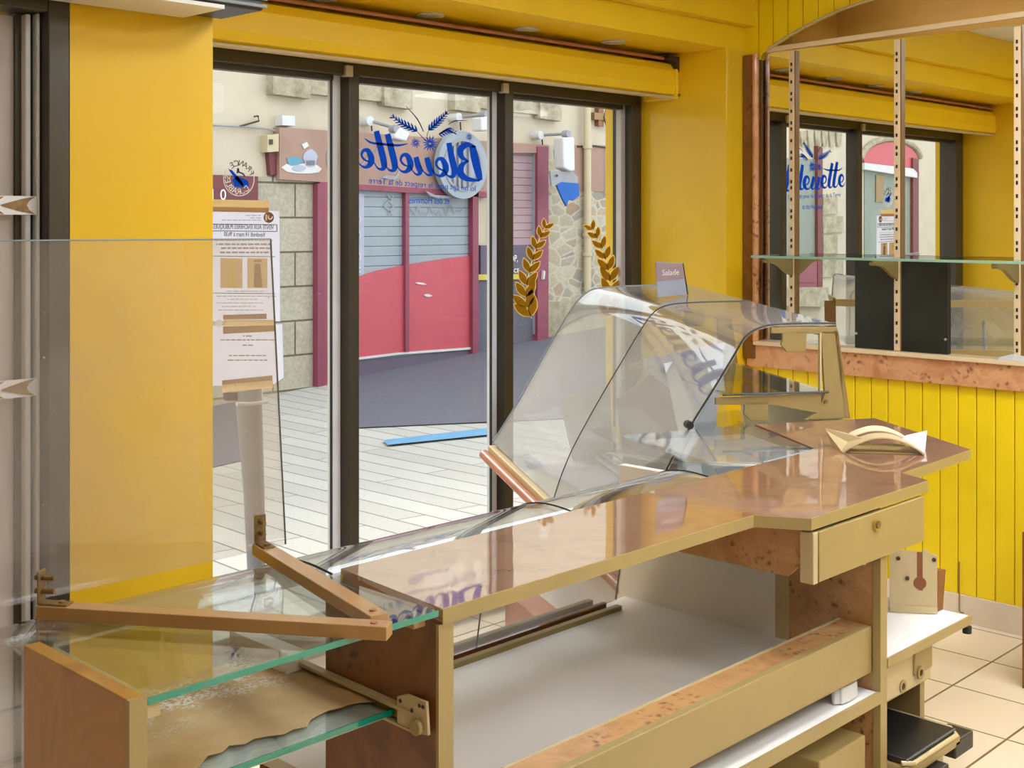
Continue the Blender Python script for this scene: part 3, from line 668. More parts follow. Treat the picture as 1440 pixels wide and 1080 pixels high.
pq = [atY(1317, 803, 1.53), atY(1330, 801, 1.53), atY(1326, 840, 1.53), atY(1317, 838, 1.53)]
tag(MB().prism([pq[0], pq[1], Vector((pq[2].x, 1.53, 0.497)), Vector((pq[3].x, 1.53, 0.497))], (0, 0.05, 0)).build('wooden_wedge', M['wood_brown']), 'red-brown wooden wedge standing behind the keyhole plate', 'wedge')
tag(MB().tube([(4.69, 2.13, 0.30), (4.685, 2.13, 0.12)] if False else [atX(1349, 790, 4.685), atX(1349, 858, 4.685), atX(1351, 861, 4.685), atX(1355, 862, 4.685)], 0.0025, 6).build('hanging_cord', M['olive_side']), 'thin cord with a black tip hanging down the yellow panelling', 'cord')
# black tray in the open compartment
ty = thing('black_tray', 'black tray with a pale rim pulled out of the open unit', 'tray', (2.95, 1.5, 0.215))
MB().box(2.80, 3.08, 1.40, 1.80, 0.218, 0.246).build('tray_body', M['cream'], ty, bevel=0.006)
MB().box(2.806, 3.074, 1.406, 1.79, 0.246, 0.262).build('tray_pad', M['black'], ty, bevel=0.006)
MB().tube([(2.80, 1.42, 0.253), (2.82, 1.398, 0.253), (3.05, 1.398, 0.253), (3.085, 1.43, 0.253), (3.085, 1.78, 0.253)], 0.006, 8).build('rim', M['cream2'], ty, smooth=True)
MB().box(2.80, 2.96, 1.375, 1.43, 0.185, 0.217).build('clip', M['black'], ty, bevel=0.004)
MB().box(3.05, 3.155, 1.40, 1.47, 0.190, 0.235).build('clip', M['black'], ty, bevel=0.004)
p = atZ(1437, 968, 0.0)
tag(MB().box(p.x, p.x + 0.4, p.y - 0.03, p.y, 0, H - (748 - HY) * ((p.x * ca + p.y * sa)) / FPX).build('brown_board', M['wood_brown'], bevel=0.003), 'brown board standing on the tiles at the right edge', 'board')

# paper tray on the worktop ----------------------------------------------------------------
q = atZ(1243, 628, WT); bt = thing('bread_basket', 'cream curved card tray with pointed corners lying on the worktop', 'tray', (q.x, q.y, WT))
ax = (atZ(1300, 641, WT) - atZ(1186, 638, WT)); L = ax.length; ax.normalize(); ay = Vector((-ax.y, ax.x, 0)); o0 = atZ(1186, 638, WT)
def arc(t, dy, hgt, z0=0.003): return o0 + ax * (L * t) + ay * dy + Vector((0, 0, z0 + hgt * math.sin(math.pi * t) ** 0.9))
K = 20
MB().sheet([arc(k / K, 0.0, 0.042) for k in range(K + 1)], [arc(k / K, 0.06, 0.046) for k in range(K + 1)], 0.003).build('arched_front', M['cream2'], bt, smooth=True)
MB().sheet([arc(.12 + .76 * k / K, 0.11, 0.044) for k in range(K + 1)], [arc(.12 + .76 * k / K, 0.16, 0.050) for k in range(K + 1)], 0.003).build('arched_back', M['salmon'], bt, smooth=True)
MB().sheet([o0 + ax * (L * (.05 + .9 * k / K)) + ay * 0.01 + Vector((0, 0, .001)) for k in range(K + 1)], [o0 + ax * (L * (.05 + .9 * k / K)) + ay * 0.17 + Vector((0, 0, .001)) for k in range(K + 1)], 0.002).build('tray_floor', M['cream'], bt)
for s0, sg in ((0.0, -1), (1.0, 1)):
    e = o0 + ax * (L * s0)
    MB().prism([e, e + ay * 0.10 + ax * 0.02 * sg + Vector((0, 0, 0.002)), e + ay * 0.16 + ax * 0.035 * sg + Vector((0, 0, 0.042)), e + ay * 0.10 - ax * 0.035 * sg + Vector((0, 0, 0.036)), e - ax * 0.055 * sg + ay * 0.03 + Vector((0, 0, 0.036))], (0, 0, 0.003)).build('corner_flap', M['paper'] if sg > 0 else M['cream2'], bt)

# left display case -----------------------------------------------------------------------
lc = thing('display_case', 'low glass topped display case with a burl end panel at left', 'display case', (1.1, 1.8, 0))
xe = 0.853; yf = xe / (ray(33, 0)[0] / ray(33, 0)[1])
MB().box(xe, xe + 0.026, 1.556, yf, 0, 0.902).build('end_panel', M['burl'], lc, bevel=0.002)
MB().box(xe - .0005, xe + 0.0265, 1.549, 1.557, 0, 0.902).build('end_panel_edge', M['cream'], lc)
MB().box(xe + 0.027, xe + 0.05, 1.556, yf, 0.868, 0.888).build('glass_ledge', M['cream2'], lc)
MB().box(xe + 0.027, 1.418, 1.552, 1.95, 0.890, 0.898).build('glass_top', M['glass_shelf'], lc)
MB().box(xe + 0.027, 1.418, 1.549, 1.552, 0.889, 0.899).build('glass_top_edge', M['green'], lc)
lowp = [(xe + .027, 1.66), (1.418, 1.66), (1.418, 2.06), (1.12, 2.06), (xe + .027, 1.925)]
MB().prism([(x, y, .698) for x, y in lowp], (0, 0, .008)).build('lower_glass', M['glass_shelf'], lc)
MB().box(xe + 0.027, 1.418, 1.657, 1.660, 0.697, 0.707).build('lower_glass_edge', M['green'], lc)
MB().prism([(x, y + .008 * (y < 1.7), .690) for x, y in lowp], (0, 0, .007)).build('shelf_board', M['white'], lc)
# torn kraft residue with a ragged front edge
kr = []; 
for k in range(25):
    x = xe + 0.03 + (1.415 - xe - 0.03) * k / 24
    kr.append((x, 1.735 - 0.02 + 0.012 * random.uniform(-1, 1) + 0.015 * math.sin(k * .7), 0.7065))
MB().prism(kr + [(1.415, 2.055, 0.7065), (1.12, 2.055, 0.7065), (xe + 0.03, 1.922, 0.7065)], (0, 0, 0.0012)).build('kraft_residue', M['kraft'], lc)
mb = MB().box(1.375, 1.414, 1.92, 2.11, 0.708, 0.748)
mb.build('rear_block', M['white'], lc, bevel=0.002)
# metal runner on the middle burl panel
rn = thing('drawer_slide', 'cream metal drawer slide with wheel on the burl end panel', 'slide', (1.4, 1.8, 0.70))
ra, rb = Vector((1.402, 2.02, 0.722)), Vector((1.402, 1.585, 0.712))
dv = rb - ra
MB().obox(ra, dv, (0.016, 0, 0), (0, 0, 0.006)).build('flange', M['cream2'], rn)
MB().obox(ra + Vector((0.012, 0, -0.022)), dv, (0.006, 0, 0), (0, 0, 0.024)).build('web', M['olive'], rn)
MB().obox(ra + Vector((0, 0, -0.028)), dv, (0.016, 0, 0), (0, 0, 0.004)).build('flange', M['cream2'], rn)
MB().prism([(1.404, 1.640, 0.690), (1.404, 1.640, 0.735), (1.404, 1.615, 0.745), (1.404, 1.565, 0.745), (1.404, 1.560, 0.690), (1.404, 1.60, 0.684)], (0.006, 0, 0)).build('end_plate', M['cream2'], rn, bevel=0.001)
MB().disc((1.403, 1.583, 0.700), (-1, 0, 0), 0.014, 0.010, 20).build('wheel', M['cream'], rn, bevel=0.002)
for y_, z_ in ((1.572, .735), (1.581, .735), (1.60, .722), (1.63, .73)): MB().disc((1.4035, y_, z_), (-1, 0, 0), 0.0035, 0.001, 10).build('hole', M['dark'], rn)
# wooden bars holding the acrylic screen
def bar(pa, pb, w, h, lab):
    pa, pb = Vector(pa), Vector(pb); d = (pb - pa); n = Vector((-d.y, d.x, 0)).normalized() * w / 2
    t = thing('wooden_bar', lab, 'bar', (pb.x, pb.y, pb.z), 'wooden bars bracing the screen')
    MB().prism([pa - n, pa + n, pb + n, pb - n], (0, 0, h)).build('bar', M['bar'], t, bevel=0.0015)
    c = pa + d * 0.03 + Vector((0, 0, h))
    u = d.normalized()
    e = c - u * 0.016
    br = MB().obox(e - n * 0.7, u * 0.05, n * 1.4, (0, 0, 0.003)); br.obox(e - n * 0.7, -u * 0.003, n * 1.4, (0, 0, 0.055)); br.build('angle_bracket', M['rust'], t, bevel=0.001)
    for zz in (0.02, 0.042): MB().disc(e + Vector((0, 0, zz)) - u * 0.012, u, 0.0045, 0.034, 8).build('bolt', M['rust'], t)
    MB().disc(e + u * 0.036 + Vector((0, 0, 0.002)), (0, 0, 1), 0.006, 0.004, 10).build('bolt', M['rust'], t)
    mb = MB(); mb.disc(pb - u * 0.025 + Vector((0, 0, h)), (0, 0, 1), 0.006, 0.002, 10); mb.build('screw', M['wood_red'], t)
    return t
ZB = 0.899
b1a, b1b = atZ(58, 867, ZB), atZ(548, 897, ZB); b2a, b2b = atZ(366, 779, ZB), atZ(541, 886, ZB)
bar(b1a, b1b, 0.034, 0.022, 'tan wooden bar running across the glass top to the door side bracket')
bar(b2a, b2b + Vector((0, 0.012, 0)), 0.034, 0.022, 'tan wooden bar beside the worktop end, running to the bracket by the window')
tag(MB().box(1.385, 1.412, 1.575, 1.602, 0.868, 0.889).build('wooden_block', M['bar'], bevel=0.002), 'small wooden block under the glass top by the middle burl panel', 'block')
# acrylic screen
y_b, y_t = b2a.y + 0.03, b2a.y + 0.075
xr_b, xr_t = atY(402, 765, y_b).x, atY(381, 336, y_t).x; zt = atY(381, 336, y_t).z
MBp = MB().prism([(0.55, y_b, 0.897), (xr_b, y_b, 0.897), (xr_t, y_t, zt), (0.55, y_t, zt + 0.004)], (0, 0.005, 0))
scn = thing('acrylic_screen', 'tall scratched clear acrylic screen bolted to the two wooden bars', 'screen', (1.0, y_b, 0.897))
MBp.build('sheet', M['acrylic'], scn)
MB().tube([(xr_b + .001, y_b + .0025, 0.897), (xr_t + .001, y_t + .0025, zt)], 0.0018, 6).build('right_edge', M['edge_dark'], scn)
MB().tube([(0.55, y_t + .0025, zt + .004), (xr_t, y_t + .0025, zt)], 0.0018, 6).build('top_edge', M['grey_light'], scn)
# bombe front glass of the low counters
def bomb(y0):
    return [(1.868, 0.893), (1.93, 0.899), (1.985, 0.897), (2.035, 0.884), (2.08, 0.855), (2.115, 0.805), (2.145, 0.73), (2.168, 0.63), (2.188, 0.515)]
pf = cat_rom(bomb(0), 4)
def bent(x0, x1, label, seam=None):
    t = thing('curved_front_glass', label, 'glass', ((x0 + x1) / 2, 2.0, 0.5), 'curved front glass of the low counters')
    MB().sheet([(x0, a, b) for a, b in pf], [(x1, a, b) for a, b in pf], 0.006).build('pane', M['glass_bent'], t, smooth=True)
    MB().tube([(x1, a, b) for a, b in pf], 0.0022, 6).build('edge', M['edge_dark'], t)
    if seam: MB().tube([(seam, a, b) for a, b in pf], 0.002, 6).build('seam', M['edge_dark'], t)
    return t
bent(0.848, 1.440, 'curved clear front glass of the low display case at left')
bent(1.445, 2.66, 'curved clear front glass along the outer edge of the worktop', atY(670, 905, 2.188).x)
for (pa, pb, lab) in (((728, 828), (806, 891), 'low red-brown wooden skid seen under the worktop, the one nearer the burl end panel'), ((797, 806), (874, 866), 'low red-brown wooden skid seen under the worktop, the one nearer the bent glass case')):
    a_, b_ = atZ(*pa, .22), atZ(*pb, .22); d_ = b_ - a_; n_ = Vector((-d_.y, d_.x, 0)).normalized() * .05
    tag(MB().prism([a_ - n_ - Vector((0, 0, .22)), a_ + n_ - Vector((0, 0, .22)), a_ + n_, a_ - n_], d_).build('wooden_skid', M['wood_red'], bevel=.006), lab, 'skid', 'wooden skids under the glass front')

# ================================================================== RIGHT DISPLAY CASE (turned 55 degrees)
Bp = atZ(1175, 589, 0.9)
th = A - math.atan((390 - CX) / FPX)
EX = Vector((math.cos(th), math.sin(th), 0)); NX = Vector((-EX.y, EX.x, 0))
def cs(s, off, z): return Vector((Bp.x, Bp.y, 0)) + NX * s + EX * off + Vector((0, 0, z))
cc = thing('curved_display_case', 'tall bent glass display case turned towards the corner, standing beyond the worktop', 'display case', cs(0.4, 0.45, 0))
near = [(0.0, 1.214), (0.12, 1.2155), (0.20, 1.214), (0.245, 1.209), (0.285, 1.195), (0.318, 1.170), (0.350, 1.120), (0.41, 1.026), (0.49, 0.906), (0.555, 0.80), (0.61, 0.69), (0.655, 0.56), (0.69, 0.42)]
far_ = [(0.20, 1.30), (0.34, 1.297), (0.45, 1.294), (0.54, 1.289), (0.595, 1.278), (0.636, 1.246), (0.68, 1.191), (0.745, 1.085), (0.815, 0.965), (0.875, 0.86), (0.925, 0.78), (0.958, 0.73), (0.984, 0.69)]
near = cat_rom(near, 3); far_ = cat_rom(far_, 3)
OF = 0.95
def lerp(t): return [(a[0] + (b[0] - a[0]) * t, a[1] + (b[1] - a[1]) * t) for a, b in zip(near, far_)]
mid = lerp(0.52)
MB().sheet([cs(s, 0, z) for s, z in near], [cs(s, OF * .518, z) for s, z in mid], 0.006).build('near_pane', M['glass_lift'], cc, smooth=True)
m2 = lerp(0.525)
MB().sheet([cs(s, OF * .525, z) for s, z in m2], [cs(s, OF, z) for s, z in far_], 0.006).build('far_pane', M['glass_lift'], cc, smooth=True)
MB().tube([cs(s, -.001, z + .002) for s, z in near], 0.0035, 6).build('near_edge', M['edge_dark'], cc)
MB().tube([cs(s, OF * .521, z + .001) for s, z in mid], 0.0022, 6).build('seam', M['edge_dark'], cc)
MB().tube([cs(s, OF, z) for s, z in far_], 0.0035, 6).build('far_edge', M['grey_light'], cc)
# bottom rail of the lifted glass
fb, nb = far_[-1], near[-1]
ra, rb = cs(fb[0], OF + .01, fb[1] - .012), cs(nb[0], -0.02, nb[1] - .012)
dv = rb - ra
MB().obox(ra - NX * .012, dv, NX * 0.03, (0, 0, -0.055)).build('bottom_rail', M['cream2'], cc, bevel=0.003)
MB().tube([ra + NX * .035 + Vector((0, 0, -.035)), rb + NX * .035 + Vector((0, 0, -.035))], 0.019, 12).build('wooden_rail', M['wood_red'], cc, smooth=True)
# A frames
def aframe(off):
    f = MB(); d = EX * 0.012
    f.prism([cs(-.048, off, .9), cs(.105, off, .9), cs(.06, off, .925), cs(.038, off, .985), cs(.050, off, 1.19), cs(-.007, off, 1.19)], d)
    f.prism([cs(.05, off, .984), cs(.415, off, .980), cs(.415, off, .958), cs(.22, off, .952), cs(.05, off, .918)], d)
    f.prism([cs(-.007, off, 1.203), cs(.224, off, 1.205), cs(.224, off, 1.186), cs(-.007, off, 1.180)], d)
    f.prism([cs(.10, off, 1.19), cs(.185, off, 1.19), cs(.185, off, 1.165), cs(.19, off, 1.148), cs(.172, off, 1.125), cs(.105, off, 1.125)], d)
    f.prism([cs(.235, off, .962), cs(.315, off, .965), cs(.318, off, .925), cs(.295, off, .902), cs(.235, off, .902)], d)
    return f
for off, nm in ((0.0, 'support_frame'), (1.0, 'support_frame')):
    fr = aframe(off).build(nm, M['olive'], cc, bevel=0.0015)
    MB().prism([cs(-.010, off, 1.19), cs(.004, off, 1.19), cs(-.034, off, .9), cs(-.052, off, .9)], EX * 0.05).build('frame_web', M['olive_side'], fr)
    MB().disc(cs(.035, off, .957), -EX, 0.007, 0.004, 12).build('bolt', M['rust'], fr)
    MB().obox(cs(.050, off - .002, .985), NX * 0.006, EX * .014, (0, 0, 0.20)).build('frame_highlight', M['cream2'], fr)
MB().obox(cs(-0.012, 0.05, 1.165), EX * 0.95, NX * 0.012, (0, 0, 0.032)).build('back_bar', M['cream2'], cc)
MB().obox(cs(-0.02, 0.05, 0.925), EX * 0.95, NX * 0.012, (0, 0, 0.05)).build('back_bar', M['cream2'], cc)
MB().prism([cs(.03, -.01, .988), cs(.395, -.01, .988), cs(.40, 0.95, .988), cs(.03, 0.95, .988)], (0, 0, .006)).build('shelf_glass', M['glass_shelf'], cc)
MB().tube([cs(.03, -.012, .991), cs(.395, -.012, .991)], 0.0042, 6).build('shelf_glass_edge', M['edge_dark'], cc)
MB().box(0, .01, 0, .01, 0, .01) if False else None
# clamp at the near edge
p = PLp = cs(0.515, -0.01, 0.90)
MB().disc(p, -EX, 0.013, 0.03, 12).build('hinge_knob', M['black'], cc)
# inside of the case: white deck, white liner, sloping price rails
MB().prism([cs(-.06, 0.02, .60), cs(.72, 0.02, .60), cs(.86, 0.95, .60), cs(-.06, 0.95, .60)], (0, 0, .02)).build('deck', M['lilac_in'], cc)
MB().prism([cs(.70, 0.0, 0.06), cs(.70, 0.0, .60), cs(.83, 0.92, .60), cs(.83, 0.92, 0.06)], NX * 0.02).build('front_liner', M['white'], cc)
MB().prism([cs(-.06, 0.0, .05), cs(.70, 0.0, .05), cs(.70, 0.0, .60), cs(-.06, 0.0, .60)], EX * 0.015).build('end_liner', M['white'], cc)
MB().prism([cs(-.05, 0.05, .62), cs(-.05, 0.95, .62), cs(-.05, 0.95, .90), cs(-.05, 0.05, .90)], NX * 0.015).build('rear_board', M['cream2'], cc)
MB().prism([cs(.02, .05, .80), cs(.55, .05, .74), cs(.62, .85, .74), cs(.02, .85, .80)], (0, 0, .006)).build('inner_shelf', M['glass_shelf'], cc)
mb = MB()
for k in range(4): mb.obox(cs(.50 + .03 * k, .06, .66 - .008 * k), EX * 0.8, NX * 0.012, (0, 0, .006))
mb.build('price_rails', M['alu_blue'], cc)
# glass inset lying beside the worktop
gi = thing('inset_glass', 'sheet of clear glass set beside the worktop under the bent glass case', 'glass', (3.2, 2.1, .88))
MB().prism([(3.415, 2.245, .893), (3.165, 1.875, .893), (2.90, 1.875, .893), (2.78, 2.03, .893), (2.98, 2.42, .893)], (0, 0, .006)).build('sheet', M['glass_case'], gi)
MB().tube([(2.90, 1.872, .899), (3.165, 1.872, .899)], 0.003, 6).build('edge', M['grey_light'], gi)
# boards added in the case, standing in for pale reflections in its glass
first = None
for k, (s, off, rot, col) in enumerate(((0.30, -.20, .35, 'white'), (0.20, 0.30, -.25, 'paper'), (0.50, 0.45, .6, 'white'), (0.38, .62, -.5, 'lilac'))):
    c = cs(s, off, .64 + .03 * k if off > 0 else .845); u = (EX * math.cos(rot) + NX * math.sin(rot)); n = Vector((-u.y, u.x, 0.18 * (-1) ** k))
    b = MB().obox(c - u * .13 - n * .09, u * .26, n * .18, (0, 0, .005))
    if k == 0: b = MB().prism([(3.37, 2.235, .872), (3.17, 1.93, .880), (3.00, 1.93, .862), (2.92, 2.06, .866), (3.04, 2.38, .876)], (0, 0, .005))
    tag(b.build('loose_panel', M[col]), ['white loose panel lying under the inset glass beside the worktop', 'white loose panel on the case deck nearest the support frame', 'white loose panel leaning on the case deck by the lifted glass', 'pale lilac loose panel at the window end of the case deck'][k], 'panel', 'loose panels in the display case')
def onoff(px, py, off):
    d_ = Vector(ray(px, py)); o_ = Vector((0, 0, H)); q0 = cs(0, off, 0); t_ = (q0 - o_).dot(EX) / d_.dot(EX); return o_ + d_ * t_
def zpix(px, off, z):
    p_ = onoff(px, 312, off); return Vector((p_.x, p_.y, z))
for off, tops, (xa, xb), col, lab in ((.86, [(786, 560), (858, 541)], (862, 806), 'offwhite', 'off-white board standing on the case deck behind the near bent pane'), (.55, [(866, 562), (914, 526), (960, 560)], (952, 880), 'pinkgrey', 'pinkish pointed board standing on the case deck behind the white one'), (.70, [(905, 505), (1020, 482)], (1000, 915), 'lilac_in', 'tall pale lilac board standing at the back of the case deck'), (.25, [(934, 512), (948, 508), (972, 570)], (992, 972), 'alu_blue', 'slim bent metal strip standing on the case deck by the dark glass edge')):  # more added boards, shaped like the reflections in the bent glass
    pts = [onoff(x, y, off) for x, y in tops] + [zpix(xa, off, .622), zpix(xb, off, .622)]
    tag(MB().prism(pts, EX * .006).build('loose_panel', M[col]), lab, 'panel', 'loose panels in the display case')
# price card on the top glass
pc0 = cs(0.36, 0.62, 1.268)
def pcard():
    a, b, c_, d = (922, 368), (960, 370), (967, 414), (925, 418)
    Yc = pc0.y
    return [atY(*q, Yc) for q in (a, b, c_, d)]
q = pcard(); zb = min(q[2].z, q[3].z)
pcd = thing('price_card', 'small purple and white price card standing on top of the bent glass', 'price card', (q[3].x, q[3].y, zb))
MB().prism([q[0], q[1], q[2], q[3]], (0, 0.003, 0)).build('card', M['lilac'], pcd)
h = (q[0] - q[3])
MB().prism([q[0] + (q[3] - q[0]) * .02, q[1] + (q[2] - q[1]) * .02, q[1] + (q[2] - q[1]) * .48, q[0] + (q[3] - q[0]) * .56], (0, -0.001, 0)).build('purple_field', M['pinkgrey'], pcd)
MB().tube([q[1], q[2]], 0.0035, 6).build('dark_edge', M['black'], pcd)
text_mb('Salade', 0.030, q[0] + (q[1] - q[0]) * .5 + (q[3] - q[0]) * .36 + Vector((0, -.0025, 0)), (1, 0, 0), (0, 0, 1), width=(q[1] - q[0]).length * .62).build('lettering', M['white_vinyl'], pcd)
#PART3

# ================================================================== WINDOW GRAPHICS (read from the street, so mirrored from here)
DY = 3.640
W_ = lambda px, py: atY(px, py, DY)
K6 = lambda cx, cy: W_(480 + cx / 6, 130 + cy / 6)
T = (0, 0.0012, 0)
def shift(pts, dx, dy): return [(p[0] + dx, p[1] + dy) + tuple(p[2:]) for p in pts]
lg = thing('window_lettering', 'large blue script lettering with wheat ears and cornflowers on the middle window pane', 'lettering', (3.25, DY, 1.55))
F = Flat(K6, T)
F.stroke([(1106, 452, 54), (1128, 560, 64), (1158, 680, 58), (1174, 742, 36)], 50)
F.stroke([(1125, 458, 18), (1060, 440, 46), (1006, 482, 54), (1018, 545, 40), (1072, 580, 12)], 40)
F.stroke([(1072, 578, 12), (1018, 614, 44), (1006, 680, 58), (1060, 728, 44), (1168, 744, 16)], 40)
F.stroke([(908, 425, 42), (932, 550, 52), (955, 655, 50), (940, 708, 34), (897, 700, 14), (868, 655, 8)], 40)
e1 = [(868, 660, 10), (826, 642, 16), (800, 604, 18), (816, 566, 26), (852, 564, 38), (880, 620, 52), (876, 672, 48), (838, 704, 28), (795, 690, 12), (764, 645, 7)]
F.stroke(e1, 30)
F.stroke([(722, 548, 42), (742, 625, 50), (760, 676, 42), (738, 698, 20), (696, 668, 9), (664, 609, 8)], 30)
F.stroke([(630, 544, 42), (650, 620, 50), (666, 670, 42), (642, 694, 20), (604, 664, 9), (574, 610, 8)], 30)
F.stroke(shift(e1, -298, -34), 30)
F.stroke([(390, 350, 46), (425, 490, 54), (452, 610, 52), (440, 656, 34), (400, 650, 14), (366, 598, 8)], 40)
F.stroke([(296, 325, 46), (332, 468, 54), (362, 600, 52), (350, 645, 34), (308, 638, 14), (276, 590, 8)], 40)
F.stroke([(198, 388, 6), (255, 424, 18), (370, 438, 20), (480, 446, 20), (560, 432, 6)], 14)
F.stroke(shift(e1, -628, -74), 30)
F.build('script_letters', M['blue'], lg)
F = Flat(K6, T)
def ear(p0, p1, bend, w):
    n = 8; dx, dy = p1[0] - p0[0], p1[1] - p0[1]; l = math.hypot(dx, dy); nx, ny = -dy / l, dx / l
    for k in range(n):
        t = k / (n - 1) * 0.86; b = bend * math.sin(math.pi * t)
        x, y = p0[0] + dx * t + nx * b, p0[1] + dy * t + ny * b; s_ = w * (0.75 + 0.5 * math.sin(math.pi * min(1, t + .25)))
        for sg in (-1, 1): F.leaf(x, y, x + dx / l * s_ * 1.15 + nx * sg * s_ * .85, y + dy / l * s_ * 1.15 + ny * sg * s_ * .85, s_ * .36)
    F.stroke([p0 + (w * .5,), ((p0[0] + p1[0]) / 2 + nx * bend, (p0[1] + p1[1]) / 2 + ny * bend, w * .45), p1 + (3,)], w)
ear((640, 325), (420, 190), -12, 34)
ear((738, 318), (898, 160), 6, 34)
ear((826, 352), (972, 352), -32, 28)
F.build('wheat_ears', M['blue'], lg)
F = Flat(K6, T)
F.stroke([(548, 118, 3), (640, 222, 9), (694, 330, 6)], 6); F.stroke([(640, 328, 3), (680, 372, 5), (705, 405, 3)], 4)
F.stroke([(902, 272, 3), (960, 240, 9), (1062, 238, 3)], 5); F.stroke([(735, 322, 3), (722, 380, 4), (735, 410, 3)], 4)
F.leaf(405, 212, 440, 212, 12); F.leaf(880, 190, 895, 158, 12)
F.build('stems', M['navy'], lg)['kind'] = 'stuff'
for (x, y, r, n) in ((750, 432, 72, 14), (628, 425, 48, 12), (1080, 376, 36, 11)):
    F = Flat(K6, T)
    for k in range(n):
        q = 2 * math.pi * k / n + .2; rr = r * (0.8 + .25 * ((k * 7) % 3) / 2)
        F.leaf(x + .10 * r * math.cos(q), y + .10 * r * math.sin(q), x + rr * math.cos(q), y + rr * math.sin(q), r * .15)
    F.build('cornflower', M['blue'], lg)
a, b = W_(669, 269), W_(519, 257.5)
text_mb('Ici on agit pour le respect de la Terre', 0.033, (a + b) / 2, b - a, (0, 0, 1), width=(b - a).length).build('tagline', M['blue'], lg)
a, b = W_(632, 287), W_(575, 286)
text_mb('et des Hommes', 0.040, (a + b) / 2, b - a, (0, 0, 1), width=(b - a).length).build('tagline', M['blue'], lg)

# round seal
sl = thing('round_seal_sticker', 'round blue craft seal sticker on the left pane above the auction notice', 'sticker', W_(336, 277))
c = W_(336.3, 251); ex = (W_(358, 251) - c).length; ez = (W_(336, 226) - c).length
def ringf(p, q): return c + Vector((p * ex, 0, q * ez))
F = Flat(ringf, T); n = 44
for k in range(n):
    q0, q1 = 2 * math.pi * k / n, 2 * math.pi * (k + 1) / n
    F.poly([(math.cos(q0), math.sin(q0)), (math.cos(q1), math.sin(q1)), (.955 * math.cos(q1), .955 * math.sin(q1)), (.955 * math.cos(q0), .955 * math.sin(q0))])
F.build('ring', M['white_vinyl'], sl)
F = Flat(ringf, T)
F.poly([(-.45, -.10), (-.15, .15), (.15, .05), (.55, -.1), (.65, -.42), (.3, -.5), (0, -.48), (-.42, -.46), (-.30, -.32)])
F.poly([(-.62, .42), (-.50, .50), (.05, -.02), (.30, -.35), (.18, -.42), (-.18, -.10)])
F.build('blue_figure', M['blue'], sl)
F = Flat(ringf, T); F.poly([(-.12, .58), (0, .58), (.02, .40), (.3, .30), (.42, .12), (.34, .12), (.22, .24), (-.02, .32), (-.16, .28)]); F.poly([(-.68, .56), (-.54, .44), (-.60, .38)])
F.build('dark_tool', M['navy'], sl)
mb = MB()
for ch, q in list(zip('FRANCE', (22, 42, 62, 82, 102, 122))):
    q = math.radians(q); d = Vector((math.cos(q), 0, math.sin(q))); t_ = text_mb(ch, 0.030, ringf(.70 * math.cos(q), .70 * math.sin(q)), d.cross(Vector((0, 1, 0))) * -1 if False else Vector((-math.sin(q), 0, math.cos(q))), d); mb.add(t_.v, t_.f)
mb.build('top_letters', M['ink'], sl)
mb = MB()
for ch, q in list(zip('DURABLES', (-52, -72, -92, -112, -132, -150, -167, -184))):
    q = math.radians(q); d = -Vector((math.cos(q), 0, math.sin(q))); t_ = text_mb(ch, 0.030, ringf(.90 * math.cos(q), .90 * math.sin(q)), Vector((math.sin(q), 0, -math.cos(q))), d); mb.add(t_.v, t_.f)
mb.build('bottom_letters', M['white_vinyl'], sl)

# notices taped inside the pane
PYp = 3.632
Wp = lambda px, py: atY(px, py, PYp)
np1 = thing('auction_notice', 'white printed auction notice with two small pictures taped to the left window pane', 'notice', Wp(345, 452))
MB().prism([Wp(278, 293), Wp(393, 297), Wp(394, 452), Wp(278, 452)], (0, 0.0008, 0)).build('sheet', M['paper'], np1)
Ti = (0, 0.0006, 0); Wi = lambda px, py: atY(px, py, PYp - 0.0012)
def frame_px(F, x0, y0, x1, y1, w=.9):
    for a, b in (((x0, y0), (x1, y0 + 1)), ((x0, y1), (x1, y1 + 1)), ((x1, y0 + 1), (x1, y1 + 1))): F.stroke([a, b], w, 1)
F = Flat(Wi, Ti); frame_px(F, 286, 315, 389.5, 324.5); F.stroke([(290, 360), (387, 361)], .9, 1); F.stroke([(290, 412), (387, 413)], .9, 1); F.build('ruled_lines', M['ink'], np1)
def mtext(txt, xr, xl, y, size, mat, par, name='printed_text', yl=None):
    a, b = Wi(xr, y), Wi(xl, y if yl is None else yl); text_mb(txt, size, (a + b) / 2, b - a, (0, 0, 1), width=(b - a).length, depth=.0006).build(name, M[mat], par)
mtext('VENTE AUX ENCHERES PUBLIQUES', 385, 300, 322.5, 0.022, 'ink', np1, yl=321.5)
mtext('Vendredi 14 mars à 9h30', 373, 315, 333, 0.022, 'ink', np1, yl=332)
F = Flat(Wi, Ti)
def greek(F, xr, xl, y, h=1.3):
    x = xr; r_ = random.Random(int(y * 10))
    while x > xl + 2:
        l = min(r_.uniform(3, 9), x - xl); F.stroke([(x, y), (x - l, y)], h, 1); x -= l + 1.6
for y, xr, xl in ((303, 367, 345), (306.5, 367, 352), (309.5, 367, 312), (338, 384, 301), (399 + 10.5, 371, 318), (416.5, 388, 302), (421, 362, 320), (426, 370, 305), (431, 360, 312), (436, 370, 306)): greek(F, xr, xl, y, .9)
F.build('small_print', M['ink_grey'], np1)
F = Flat(Wi, Ti)
for y, xr, xl in ((343.5, 380, 304), (349, 380, 308), (355, 378, 308)): greek(F, xr, xl, y, 2.4)
F.build('grey_print', M['ink_grey'], np1)
F = Flat(Wi, Ti); F.circ(378, 305.8, 7.2, ry=7.6); F.build('round_emblem', M['wood_brown'], np1)
Wi2 = lambda px, py: atY(px, py, PYp - 0.002)
